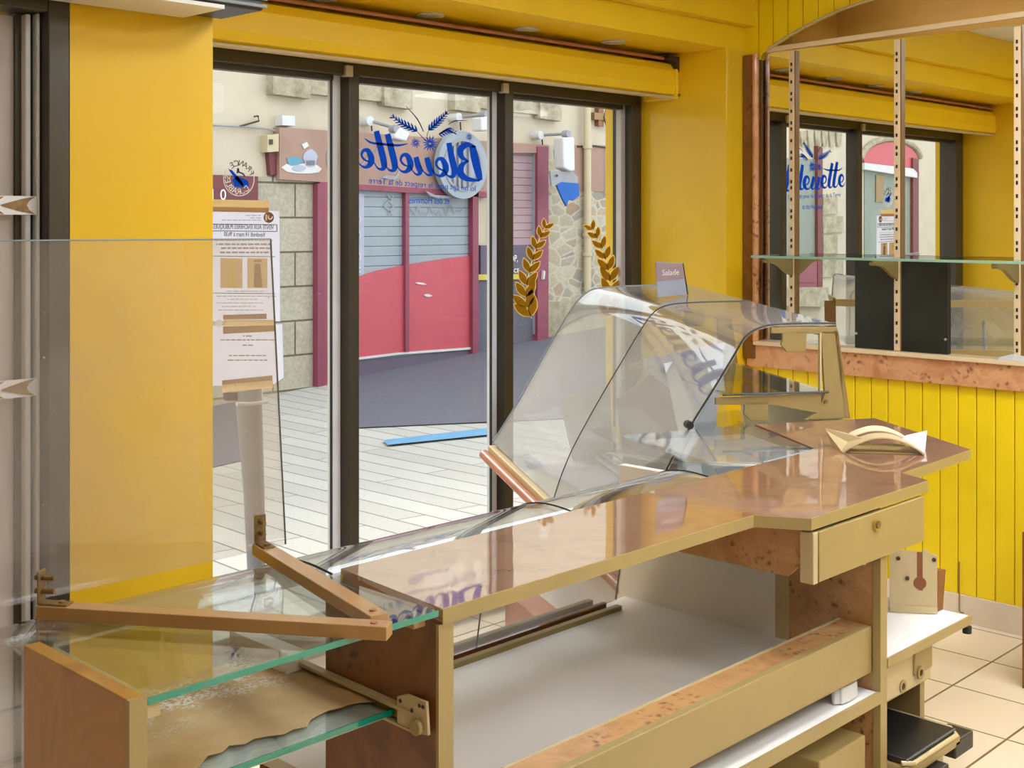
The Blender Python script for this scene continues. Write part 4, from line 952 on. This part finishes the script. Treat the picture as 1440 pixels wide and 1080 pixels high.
F = Flat(Wi2, Ti); F.stroke([(374.5, 302), (374.5, 310)], 1.5, 1); F.stroke([(377.5, 303, 1.5), (377.8, 307, 1.6), (381, 308, 1.6), (383.6, 304.5, 1.6)], 1.5); F.build('emblem_mark', M['white_vinyl'], np1)
for x0, x1 in ((310, 341), (348, 376)):
    F = Flat(Wi, Ti); F.poly([(x0, 363), (x1, 363.5), (x1, 405), (x0, 405)]); pic = F.build('small_picture', M['tape_pale'], np1)
    F = Flat(Wi2, Ti); xm = (x0 + x1) / 2
    F.poly([(xm - 4, 371), (xm + 4, 371), (xm + 7, 404), (xm - 5, 404)]); F.stroke([(x0 + 9, 367), (x1 - 8, 367)], 2.5, 1); F.build('picture_detail', M['gold_pale'] if x0 < 320 else M['tape'], pic)
np2 = thing('company_notice', 'white printed sheet with a few grey lines taped below the auction notice', 'notice', Wp(345, 545))
MB().prism([Wp(278, 458), Wp(397, 456), Wp(399, 531), Wp(384, 541), Wp(278, 543)], (0, 0.0008, 0)).build('sheet', M['paper'], np2)
F = Flat(Wi, Ti); greek(F, 354, 342, 472.5, 1.8)
for y, xr, xl in ((478, 386, 307), (485.5, 356, 340), (500, 374, 322), (506.5, 376, 318)): greek(F, xr, xl, y, 1.6)
F.build('grey_print', M['ink_grey'], np2)
F = Flat(Wi, Ti); F.circ(307.5, 454.5, 5); tag(F.build('blue_dot', M['alu_blue']), 'small pale blue round sticker between the two notices', 'sticker')
Wt = lambda px, py: atY(px, py, PYp - 0.004)
def tape(lab, pale, tans):
    t = thing('masking_tape', lab, 'tape', Wt(*pale[0]), 'tape strips holding the notices')
    Flat(Wt, (0, .0008, 0)).poly(pale).build('pale_strip', M['tape_pale'], t)
    for q in tans: Flat(Wt, (0, .0008, 0)).poly(q).build('tan_strip', M['tape'], t)
tape('pale and tan tape along the top of the auction notice', [(280, 280), (379, 282), (379, 292.5), (280, 290.5)], [[(280, 290.5), (378, 292.5), (378, 299), (280, 297)]])
tape('pale and tan tape where the two notices overlap', [(315, 449), (386, 450), (386, 458), (315, 458)], [[(314, 443), (375, 441), (375, 448.5), (314, 449)], [(314, 459), (386, 457.5), (386, 466), (314, 469.5)]])
tape('pale and tan tape along the bottom of the lower notice', [(312.5, 541), (384, 535), (384, 545), (313, 552.5)], [[(312.5, 535), (383, 528), (383, 535), (312.5, 541)]])

# laurel wreath
lw = thing('laurel_decal', 'gold laurel wreath decal on the right window pane', 'decal', W_(800, 440))
def branch(spine, name, flip):
    P = cat_rom(spine, 5); G = Flat(W_, T); Q = Flat(lambda a, b: atY(a, b, DY + .0025), (0, .0008, 0))
    Q.stroke([p + (1.4,) for p in P], 1.4, 1)
    n = 9
    for k in range(n):
        i = int(k / (n - 1) * (len(P) - 2)); x, y = P[i]; dx, dy = P[i][0] - P[i + 1][0], P[i][1] - P[i + 1][1]; l = math.hypot(dx, dy) or 1; dx /= l; dy /= l
        s_ = 13 + 15 * k / (n - 1)
        for sg in (-1, 1):
            ux, uy = dx + sg * -dy * .62, dy + sg * dx * .62; m_ = math.hypot(ux, uy); ux /= m_; uy /= m_
            x0_, y0_ = x + ux * 1.5, y + uy * 1.5
            G.leaf(x0_, y0_, x0_ + ux * s_, y0_ + uy * s_, s_ * .40); Q.leaf(x0_ - ux * 1.4, y0_ - uy * 1.4, x0_ + ux * (s_ + 1.5), y0_ + uy * (s_ + 1.5), s_ * .40 + 2.4)
    o = G.build(name, M['gold'], lw); Q.build('pale_outline', M['gold_pale'], o)
branch([(766, 322), (755, 345), (747, 372), (741, 402), (741, 428), (748, 448)], 'left_branch', 1)
branch([(834, 324), (845, 345), (853, 370), (858, 396), (857, 425), (850, 448)], 'right_branch', -1)

# ================================================================== THE STREET
OY = 12.0
def O(px, py, d=0.0): return atY(px, py, OY - d)
def R_(px, py, d=0.0):
    p = atY(px, py, OY - d); return Vector((2 * 4.711 - p.x, p.y, p.z))
zl, zr = O(370, 557), O(765, 475)
def base(x): return max(zl.z + (zr.z - zl.z) * (x - zl.x) / (zr.x - zl.x), -0.62)
def gz(x, y):
    t = min(1.2, max(0, (y - 3.75) / (OY - 3.75))); return -0.14 * (1 - t) + base(x) * t
def atG(px, py):
    z = -0.2
    for _ in range(25): p = atZ(px, py, z); z = gz(p.x, p.y)
    return Vector((p.x, p.y, z))
def drape(corners, nx, ny, lift):
    mb = MB(); vs = []
    for j in range(ny + 1):
        for i in range(nx + 1):
            u, v_ = i / nx, j / ny; a, b, c_, d = corners
            q = ((1 - u) * (1 - v_) * a[0] + u * (1 - v_) * b[0] + u * v_ * c_[0] + (1 - u) * v_ * d[0], (1 - u) * (1 - v_) * a[1] + u * (1 - v_) * b[1] + u * v_ * c_[1] + (1 - u) * v_ * d[1])
            vs.append(atG(*q) + Vector((0, 0, lift)))
    fs = [(j * (nx + 1) + i, j * (nx + 1) + i + 1, (j + 1) * (nx + 1) + i + 1, (j + 1) * (nx + 1) + i) for j in range(ny) for i in range(nx)]
    return mb.add(vs, fs)
vs = []; nx, ny = 60, 12
for j in range(ny + 1):
    for i in range(nx + 1):
        x, y = -22 + 48 * i / nx, 3.78 + 9 * j / ny; vs.append((x, y, gz(x, y)))
g = MB().add(vs, [(j * (nx + 1) + i, j * (nx + 1) + i + 1, (j + 1) * (nx + 1) + i + 1, (j + 1) * (nx + 1) + i) for j in range(ny) for i in range(nx)])
struct(g.build('street_ground', M['paving'], origin=(3, 7, 0)), 'pale paved street outside the window', 'street')
struct(drape([(478, 527), (900, 452), (930, 584), (504, 603)], 20, 8, .012).build('street_asphalt', M['asphalt']), 'dark blue-grey asphalt along the shop opposite', 'road')
struct(drape([(255, 575), (336, 558), (339, 650), (255, 668)], 6, 6, .012).build('street_asphalt', M['asphalt']), 'small dark asphalt patch seen low in the left pane', 'road')
tag(drape([(538, 622), (700, 603), (700, 613), (545, 629)], 10, 2, .02).build('street_marking', M['blueline']), 'pale blue painted strip on the street', 'road marking')
struct(MB().box(-3.5, 26, OY, OY + .4, -1.6, 7).build('wall_opposite', M['render']), 'cream rendered house front across the street', 'wall')
struct(MB().box(-24, -3.5, OY - .02, OY + .4, -1.6, 7).build('wall_opposite_left', M['render']), 'pale stone house front seen in the mirror', 'wall')
def ext(pts, d, name, mat, parent=None, d0=0.0):
    """outline on the opposite facade standing d proud of it"""
    return MB().prism([O(x, y, d) for x, y in pts], (0, d - d0, 0)).build(name, mat, parent)
wp = sempty('wall_stone_pier', 'cut stone pier left of the raspberry shopfront', 'pier', O(400, 557))
ext([(255, 246), (451, 250), (451, 552), (255, 590)], .05, 'ashlar', M['ashlar'], wp)
ws = sempty('wall_rubble', 'rubble stone wall right of the raspberry shopfront', 'wall', O(830, 470))
ext([(770, 205), (900, 207), (900, 440), (770, 440)], .04, 'rubble', M['rubble'], ws)
ext([(770, 425), (900, 418), (900, 455), (770, 482)], .08, 'plinth', M['stone'], ws)
ext([(803, 204), (858, 205), (858, 270), (803, 268)], .05, 'brown_block', M['fascia'], ws)
# upper windows with stone sills
for lab, x0, x1, y0, y1, xm, wx0, wx1 in (('stone sill of the upper left window across the street', 384, 580, 98, 128, 437, 436, 530), ('stone sill of the upper right window across the street', 640, 790, 128, 150, 676, 675, 745)):
    t = thing('stone_window_sill', lab, 'sill', O((x0 + x1) / 2, y1, .1), 'upper window sills across the street')
    sl_ = (y1 - y0) * .0 + .11
    f_ = lambda x, y: (x, y + (x - x0) * .11)
    ext([f_(x0, y0), f_(xm, y0), f_(xm, y1 + 5), f_(x0, y1 + 4)], .14, 'end_block', M['stone'], t)
    xe = x1 - (x1 - x0) * .20
    ext([f_(xm, y0 + 4), f_(xe, y0 + 4), f_(xe, y1 - 2), f_(xm, y1 - 2)], .10, 'sill_slab', M['stone'], t)
    ext([f_(xe, y0 - 2), f_(x1, y0 - 2), f_(x1, y1 + 4), f_(xe, y1 + 3)], .14, 'end_block', M['stone'], t)
    ext([f_(wx0, y0 - 14), f_(wx1, y0 - 14), f_(wx1, y0 + 3), f_(wx0, y0 + 3)], .05, 'white_frame', M['offwhite'], t)
# cables, boxes
tag(MB().tube([O(250, 173, .05), O(335, 178, .05), O(341, 178, .05), O(375, 181, .05), O(392, 185, .06)], .012, 6).build('street_cable', M['grey']), 'thin cable running along the cream house front at left', 'cable')
tag(MB().tube([O(336, 178, .05), O(364, 170, .06), O(363, 163, .08), O(357, 164, .06)], .012, 6).build('street_cable', M['dark']), 'short dark cable looping out of the cream wall', 'cable')
tag(ext([(397, 162), (415, 163), (415, 177), (397, 176)], .14, 'floodlight_box', M['offwhite'], None), 'white box above the left end of the shop fascia', 'box')
mbx = thing('meter_box', 'beige meter box at the left end of the shop fascia', 'box', O(384, 213, .1))
ext([(376, 190), (392, 188), (392, 213), (376, 214)], .14, 'case', M['pipe'], mbx)
ext([(380, 196), (384, 196), (384, 203), (380, 203)], .16, 'keyhole', M['dark'], mbx, .13)
tag(ext([(378, 214), (394, 214), (393, 245), (381, 246)], .08, 'red_cloth', M['maroon'], None), 'faded red panel hanging below the meter box', 'panel')
ms = thing('maroon_sign', 'dark maroon shop sign behind the round seal sticker', 'sign', O(320, 290, .1))
ext([(250, 244), (363, 248), (363, 293), (250, 293)], .12, 'board', M['maroon'], ms)
a, b = O(300, 281, .125), O(313, 281, .125)
text_mb('1 0', .17, (a + b) / 2, (1, 0, 0), (0, 0, 1)).build('white_digits', M['white_vinyl'], ms)
# shop fascia ----------------------------------------------------------------------------------
fa = thing('shop_fascia', 'long faded brown fascia board with painted cakes across the street', 'fascia', O(560, 262, .1))
ext([(393, 179), (690, 199), (772, 204), (772, 215), (692, 215), (692, 272), (393, 252)], .13, 'board', M['fascia'], fa)
Of = lambda px, py: O(px, py, .136)
Kf = lambda cx, cy: O(380 + cx / 11.37, 170 + cy / 11.37, .136)
F = Flat(Kf, (0, .008, 0)); F.poly([(180, 745), (260, 690), (380, 700), (560, 680), (740, 700), (825, 765), (780, 820), (640, 842), (420, 838), (270, 815)]); F.build('painted_plate', M['offwhite'], fa)
Kg = lambda cx, cy: O(380 + cx / 11.37, 170 + cy / 11.37, .142)
F = Flat(Kg, (0, .008, 0)); F.poly([(265, 600), (320, 580), (440, 580), (520, 610), (520, 660), (450, 700), (340, 715), (300, 690)]); F.build('painted_cup', M['cyan'], fa)
F = Flat(Kg, (0, .008, 0)); F.poly([(525, 600), (545, 520), (600, 470), (660, 450), (720, 490), (765, 570), (740, 640), (720, 720), (640, 735), (565, 710), (550, 640)]); F.circ(465, 755, 110, ry=50); F.build('painted_cupcake', M['lilac'], fa)
F = Flat(Kg, (0, .008, 0)); F.poly([(505, 375), (590, 335), (620, 400), (545, 450)])
for k in range(6): F.stroke([(575 + k * 26, 630), (590 + k * 22, 712)], 12, 1)
F.build('painted_topping', M['offwhite'], fa)
F = Flat(Kg, (0, .008, 0)); F.stroke([(985, 360, 14), (925, 520, 26), (935, 700, 40), (1000, 840, 16)], 20); F.build('painted_curl', M['grey'], fa)
K6f = lambda cx, cy: O(480 + cx / 6, 130 + cy / 6, .142)
F = Flat(K6f, (0, .008, 0))
F.stroke([(190, 460, 8), (120, 520, 14), (110, 610, 14), (190, 625, 8)], 10); F.stroke([(200, 470, 8), (240, 520, 14), (170, 620, 10)], 10)
F.stroke([(290, 500, 6), (330, 400, 12), (300, 380, 8)], 8); F.stroke([(490, 660, 10), (460, 720, 30), (380, 715, 30), (330, 745, 8)], 20)
F.build('painted_lettering', M['grey'], fa)
# round sign
rs = thing('round_shop_sign', 'round pale grey sign with upright bars on the fascia', 'sign', O(651, 278, .3))
c = O(651.5, 232, .28); rx = (O(686, 232, .28) - O(617, 232, .28)).length / 2
MB().ring(c, (0, 1, 0), rx * .76, rx, .08, 44).build('outer_ring', M['grey_light'], rs, smooth=True)
MB().ring(c + Vector((0, -.012, 0)), (0, 1, 0), rx * .70, rx * .78, .09, 44).build('inner_ring', M['grey'], rs, smooth=True)
MB().disc(c + Vector((0, .05, 0)), (0, 1, 0), rx * .74, .03, 40).build('disc', M['lilac'], rs)
mb = MB()
for q in (-.32, -.12, .06, .3): mb.box(c.x + q * rx - .018, c.x + q * rx + .018, c.y + .01, c.y + .05, c.z - rx * .68, c.z + rx * .68)
mb.build('bars', M['grey'], rs)
F = Flat(lambda px, py: O(px, py, .2), (0, .03, 0)); F.poly([(598, 268), (612, 274), (632, 276), (640, 273), (634, 279), (618, 279), (606, 276)]); F.build('bracket_foot', M['grey'], rs)
# lamps on arms
def lamp(base_, tip, box, lab, drop):
    t = thing('arm_lamp', lab, 'lamp', O(base_[0], base_[1], .1), 'white lamps on arms across the street')
    MB().tube([O(base_[0], base_[1], .10), O(tip[0], tip[1], .55)], .020, 8).build('arm', M['grey'], t, smooth=True)
    MB().disc(O(base_[0], base_[1], .16), (0, 1, 0), .06, .16, 14).build('wall_mount', M['offwhite'], t)
    MB().tube([O(base_[0] + 1, base_[1] + 2, .08), O(base_[0] + 2, base_[1] + drop, .05)], .010, 6).build('wire', M['dark'], t)
    MB().prism([O(x, y, .62) for x, y in box], (0, .18, 0)).build('head', M['offwhite'], t, bevel=.02)
    MB().disc(O(tip[0], tip[1], .60), (0, 1, 0), .05, .10, 12).build('joint', M['grey'], t)
lamp((521, 170), (558, 181), [(563, 179), (577, 187), (572, 199), (556, 195), (556, 190)], 'white lamp on an arm above the fascia, tilted head, seen above the lettering', 14)
lamp((646, 165), (685, 161), [(677, 165), (690, 163), (690, 184), (677, 184)], 'white lamp on an arm above the round sign', 18)
lamp((761, 190), (800, 188), [(792, 193), (808, 193), (809, 240), (803, 241), (793, 236)], 'long white lamp on an arm above the blue cloth', 14)
bc = thing('blue_flag', 'torn blue and grey cloth hanging below the long white lamp', 'cloth', O(798, 290, .5))
mbp = [(774, 241), (806, 241), (813, 250), (812, 262), (790, 258), (776, 262)]
MB().prism([O(x, y, .55) for x, y in mbp], (0, .03, 0)).build('grey_part', M['grey'], bc)
MB().prism([O(x, y, .56) for x, y in [(783, 260), (790, 256), (814, 258), (815, 275), (806, 282), (800, 280), (797, 290), (791, 279)]], (0, .03, 0)).build('blue_part', M['bluecloth'], bc)
MB().disc(O(783, 247, .57), (0, -1, 0), .018, .01, 10).build('eyelet', M['black'], bc)
# drainpipe and bracket
dp = thing('drainpipe', 'cream drainpipe on the rubble wall at right', 'drainpipe', O(826, 405, .1))
MB().tube([O(825, 60, .12), O(826, 205, .12), O(826, 410, .12)], .055, 12).build('pipe', M['pipe'], dp, smooth=True)
for y in (206, 330, 357): MB().disc(O(826, y + 3, .12), (0, 0, 1), .07, .05, 14).build('collar', M['pipe'], dp)
br = thing('wall_bracket', 'dark iron bracket with a cable high on the cream wall at right', 'bracket', O(846, 178, .1))
ext([(842, 148), (849, 149), (849, 178), (842, 177)], .08, 'plate', M['wood_brown'], br); ext([(836, 158), (856, 160), (856, 169), (836, 168)], .10, 'arm', M['rust'], br)
MB().tube([O(853, 148, .09), O(849, 165, .1), O(853, 178, .09), O(861, 184, .06)], .014, 6).build('cable', M['dark'], br)
tag(MB().tube([O(812, 206, .06), O(835, 205, .06), O(850, 207, .06), O(862, 212, .06)], .014, 6).build('street_cable', M['dark']), 'dark cable sagging past the drainpipe', 'cable')
tag(ext([(852, 205), (860, 205), (860, 276), (852, 276)], .07, 'white_wall_strip', M['offwhite'], None), 'narrow white strip on the wall at the right pane edge', 'strip')
# shopfront ---------------------------------------------------------------------------------------
sh = thing('shopfront', 'raspberry framed shopfront with a grey roller shutter and sloping red panel', 'shopfront', O(560, 515, .1))
def slats(x0, x1, y0a, y0b, n, name, mat, d=.05):
    """horizontal slats between two verticals; (y0a) list of left tops, perspective follows the facade"""
    mb = MB(); zt = O(x0, y0a).z; zb = O(x0, y0b).z; a, b = O(x0, y0a, d).x, O(x1, y0a, d).x; h = (zt - zb) / n
    for k in range(n): mb.box(a, b, OY - d + .012 * (k % 2 == 9), OY, zb + h * k + h * .07, zb + h * (k + 1))
    mb.box(a, b, OY - d + .022, OY, zb, zt); return mb.build(name, mat, sh)
slats(452, 672, 262, 520, 18, 'roller_shutter', M['grey_light'])
slats(690, 758, 206, 346, 13, 'cladding', M['pinkgrey'], .05)
ext([(676, 345), (760, 345), (760, 387), (676, 387)], .07, 'slate_panel', M['navygrey'], sh)
ext([(672, 386), (740, 385.5), (740, 392.5), (672, 394)], .09, 'yellow_strip', M['sign_yellow'], sh)
ext([(672, 393), (760, 393), (760, 478), (672, 500)], .06, 'grey_plinth', M['asphalt'], sh)
a, b = O(712.5, 368, .08), O(728, 368, .08); text_mb('COP,', .13, (a + b) / 2, (1, 0, 0), (0, 0, 1), width=(b - a).length).build('white_letters', M['white_vinyl'], sh)
a, b = O(712.5, 383.5, .08), O(730, 383.5, .08); text_mb('ES ICE', .08, (a + b) / 2, (1, 0, 0), (0, 0, 1), width=(b - a).length).build('white_letters', M['white_vinyl'], sh)
ext([(452, 407), (463, 403), (480, 396.5), (497, 391), (530, 381), (565, 374), (600, 368), (640, 362), (668, 359.5), (668, 488), (560, 496), (495, 504), (452, 510)], .08, 'red_panel', M['red'], sh)
ext([(452, 510), (495, 504), (560, 496), (668, 488), (668, 491), (560, 499), (495, 507), (452, 513)], .10, 'white_sill', M['offwhite'], sh)
ext([(452, 513), (668, 491), (668, 500), (452, 545)], .07, 'dark_plinth', M['navygrey'], sh)
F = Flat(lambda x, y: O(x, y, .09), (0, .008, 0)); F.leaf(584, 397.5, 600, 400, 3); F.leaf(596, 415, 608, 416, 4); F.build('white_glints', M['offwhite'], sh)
ext([(447, 258), (462.5, 259), (462.5, 549), (447, 553)], .15, 'frame_post', M['pink'], sh)
ext([(570.5, 266), (575.5, 266), (575.5, 494), (570.5, 494)], .12, 'frame_bar', M['pink'], sh)
ext([(665, 270), (673, 270.5), (673, 500), (665, 501)], .14, 'frame_post', M['pink'], sh)
ext([(756, 206), (771.5, 206), (771.5, 476), (756, 480)], .15, 'frame_post', M['pink'], sh)
ext([(450, 256), (690, 270), (690, 278), (450, 263.5)], .14, 'frame_head', M['pink'], sh)
ext([(752, 206), (756, 206), (756, 470), (752, 470)], .10, 'frame_inner', M['grey_light'], sh)
ext([(497, 272), (512, 273), (512, 392), (497, 396)], .06, 'pale_strip', M['lilac'], sh)
F = Flat(lambda x, y: O(x, y, .075), (0, .006, 0))
for y in (306, 328, 358): F.stroke([(507, y, 1.5), (501, y - 4, 2), (500, y + 4, 2), (506, y + 6, 1.5), (507, y + 1, 1.2)], 2)
for y in (378, 384): F.stroke([(500, y), (508, y - 2)], 2, 1)
F.build('white_painted_marks', M['offwhite'], sh)
F = Flat(lambda x, y: O(x, y, .075), (0, .006, 0))
r_ = random.Random(3)
for x0, n_ in ((652, 5), (622, 4), (598, 5)):
    pts = [(x0 - 3.2 * k, 297 + r_.uniform(-8, 8)) for k in range(n_ * 2)]; F.stroke([p + (.8,) for p in pts], .8, 4)
F.stroke([(545 + 4 * math.sin(k), 275 + 3 * k, 1.1) for k in range(10)], 1.1); F.stroke([(551 + 3 * math.cos(k * 1.3), 275 + 3 * k, 1.0) for k in range(10)], 1)
F.build('scribbled_marks', M['ink_grey'], sh)
ext([(765, 380), (767, 382), (766, 392), (764, 393)], .19, 'door_handle', M['offwhite'], sh, .1)
# leaning post outside the left pane
lp = thing('street_post', 'leaning grey post standing outside the left window pane below the notices', 'post', atY(361, 800, 4.4))
Lp = lambda x, y: atY(x, y, 4.4)
q0, q1 = Lp(347, 490), Lp(361.5, 830); mpx = (Lp(361, 600) - Lp(351, 600)).length / 10
MB().tube([q0, Lp(350, 565), Lp(357, 690), q1], [16 * mpx, 15.5 * mpx, 12.5 * mpx, 10.5 * mpx], 16).build('shaft', M['grey'], lp, smooth=True)
MB().tube([Lp(362, 520), Lp(364, 570), Lp(360, 610)], [5 * mpx, 5 * mpx, 2 * mpx], 8).build('rear_rib', M['alu_blue'], lp, smooth=True)
MB().tube([Lp(321, 566) + Vector((0, -.06, 0)), Lp(340, 566) + Vector((0, -.06, 0)), Lp(364, 563) + Vector((0, -.06, 0))], 2.2 * mpx, 8).build('white_strap', M['offwhite'], lp, smooth=True)
MB().prism([Lp(319, 552), Lp(334, 552), Lp(334, 563), Lp(321, 564)], (0, .03, 0)).build('dark_clip', M['navygrey'], lp)

# ------------------------------------------------------------------ houses seen only in the mirror
def extm(pts, d, name, mat, parent=None, d0=0.0):
    return MB().prism([R_(x, y, d) for x, y in pts], (0, d - d0, 0)).build(name, mat, parent)
st = thing('stone_quoins', 'pale rounded facing stones between the two doorways seen in the mirror', 'stones', R_(1172, 400))
for pts in ([(1158, 278), (1178, 277), (1178, 300), (1157, 302)], [(1157, 305), (1186, 304), (1187, 326), (1158, 328)], [(1158, 331), (1178, 330), (1178, 358), (1158, 358)], [(1157, 362), (1186, 362), (1186, 388), (1157, 390)]):
    extm(pts, .07, 'block', M['stone'], st)
for k in range(6):
    x = 1126 + k * 10
    extm([(x, 181 + abs(k - 2.5) * 1.5), (x + 8.5, 181 + abs(k - 2) * 1.5), (x + 7, 206), (x + 2, 206)], .06, 'voussoir', M['stone'], st)
pd = thing('pink_door', 'pink panelled door with pale glass seen in the mirror', 'door', R_(1138, 405))
extm([(1100, 222), (1152, 224), (1152, 368), (1100, 368)], .04, 'door_glass', M['shop_grey'], pd)
extm([(1150, 205), (1157, 208), (1157, 404), (1150, 404)], .10, 'door_post', M['maroon'], pd)
extm([(1118, 366), (1152, 366), (1152, 404), (1118, 404)], .09, 'door_panel', M['pink'], pd)
extm([(1124, 372), (1148, 372), (1148, 397), (1124, 397)], .11, 'raised_panel', M['pink'], pd, .08)
extm([(1100, 404), (1165, 404), (1168, 432), (1100, 430)], .22, 'stone_step', M['stone'], pd)
aw = thing('arched_shop', 'arched shop opening with a red awning seen in the mirror', 'shopfront', R_(1250, 405))
arcp = [(1215, 222)] + [(1253 + 38 * math.cos(math.radians(q)), 226 - 26 * math.sin(math.radians(q))) for q in range(165, 14, -15)] + [(1291, 222)]
extm(arcp + [(1293, 248), (1216, 235)], .06, 'red_arch_panel', M['red'], aw)
extm([(1216, 229), (1284, 237), (1290, 243), (1290, 250), (1216, 238)], .16, 'awning_cassette', M['offwhite'], aw)
extm([(1216, 238), (1286, 246), (1286, 400), (1216, 400)], .04, 'shop_window', M['shop_grey'], aw)
extm([(1232, 246), (1243, 247), (1243, 284), (1232, 284)], .06, 'dark_poster', M['rust'], aw)
extm([(1284, 222), (1292, 224), (1292, 402), (1284, 402)], .10, 'red_post', M['maroon'], aw)
mb = MB(); P = [R_(1253 + 42 * math.cos(math.radians(q)), 226 - 31 * math.sin(math.radians(q)), .05) for q in range(175, 0, -8)]; mb.tube(P, .06, 8); mb.build('arch_moulding', M['stone'], aw, smooth=True)
struct(extm([(1060, 180), (1083, 183), (1083, 470), (1060, 470)], .05, 'wall_stone_far', M['ashlar'], None), 'stone wall at the mirror edge', 'wall')

# ================================================================== LIGHT, WORLD, CAMERA
wd = bpy.data.worlds.new('overcast_sky'); S.world = wd; wd.use_nodes = True
nt = wd.node_tree; nt.nodes.clear(); o = nt.nodes.new('ShaderNodeOutputWorld'); bg = nt.nodes.new('ShaderNodeBackground')
bg.inputs[0].default_value = (0.90, 0.95, 1.0, 1); bg.inputs[1].default_value = SKY = 2.1
nt.links.new(bg.outputs[0], o.inputs[0])
sl_ = bpy.data.lights.new('sun', 'SUN'); sl_.energy = 2.6; sl_.angle = math.radians(14); sl_.color = (1, 0.96, 0.88)
so = bpy.data.objects.new('sun', sl_); C.objects.link(so); so.location = (2, 4, 9)
so.rotation_euler = Vector((0.12, -0.80, -1.0)).to_track_quat('-Z', 'Y').to_euler()
cam = bpy.data.cameras.new('camera'); co = bpy.data.objects.new('camera', cam); C.objects.link(co)
cam.sensor_width = 36; cam.lens = 36 * FPX / 1440; cam.shift_y = -(540 - HY) / 1440; cam.clip_start = 0.02
co.location = (0, 0, H); co.rotation_euler = (math.radians(90), 0, A - math.radians(90))
S.camera = co
S.view_settings.view_transform = 'Standard'; S.view_settings.look = 'None'; S.view_settings.gamma = 1.0
S.view_settings.exposure = 0.28; S.view_settings.use_curve_mapping = False
cy = S.cycles
cy.use_denoising = True; cy.max_bounces = 10; cy.diffuse_bounces = 4; cy.glossy_bounces = 6; cy.transmission_bounces = 8; cy.transparent_max_bounces = 40
cy.sample_clamp_indirect = 6.0; cy.caustics_reflective = False; cy.caustics_refractive = False
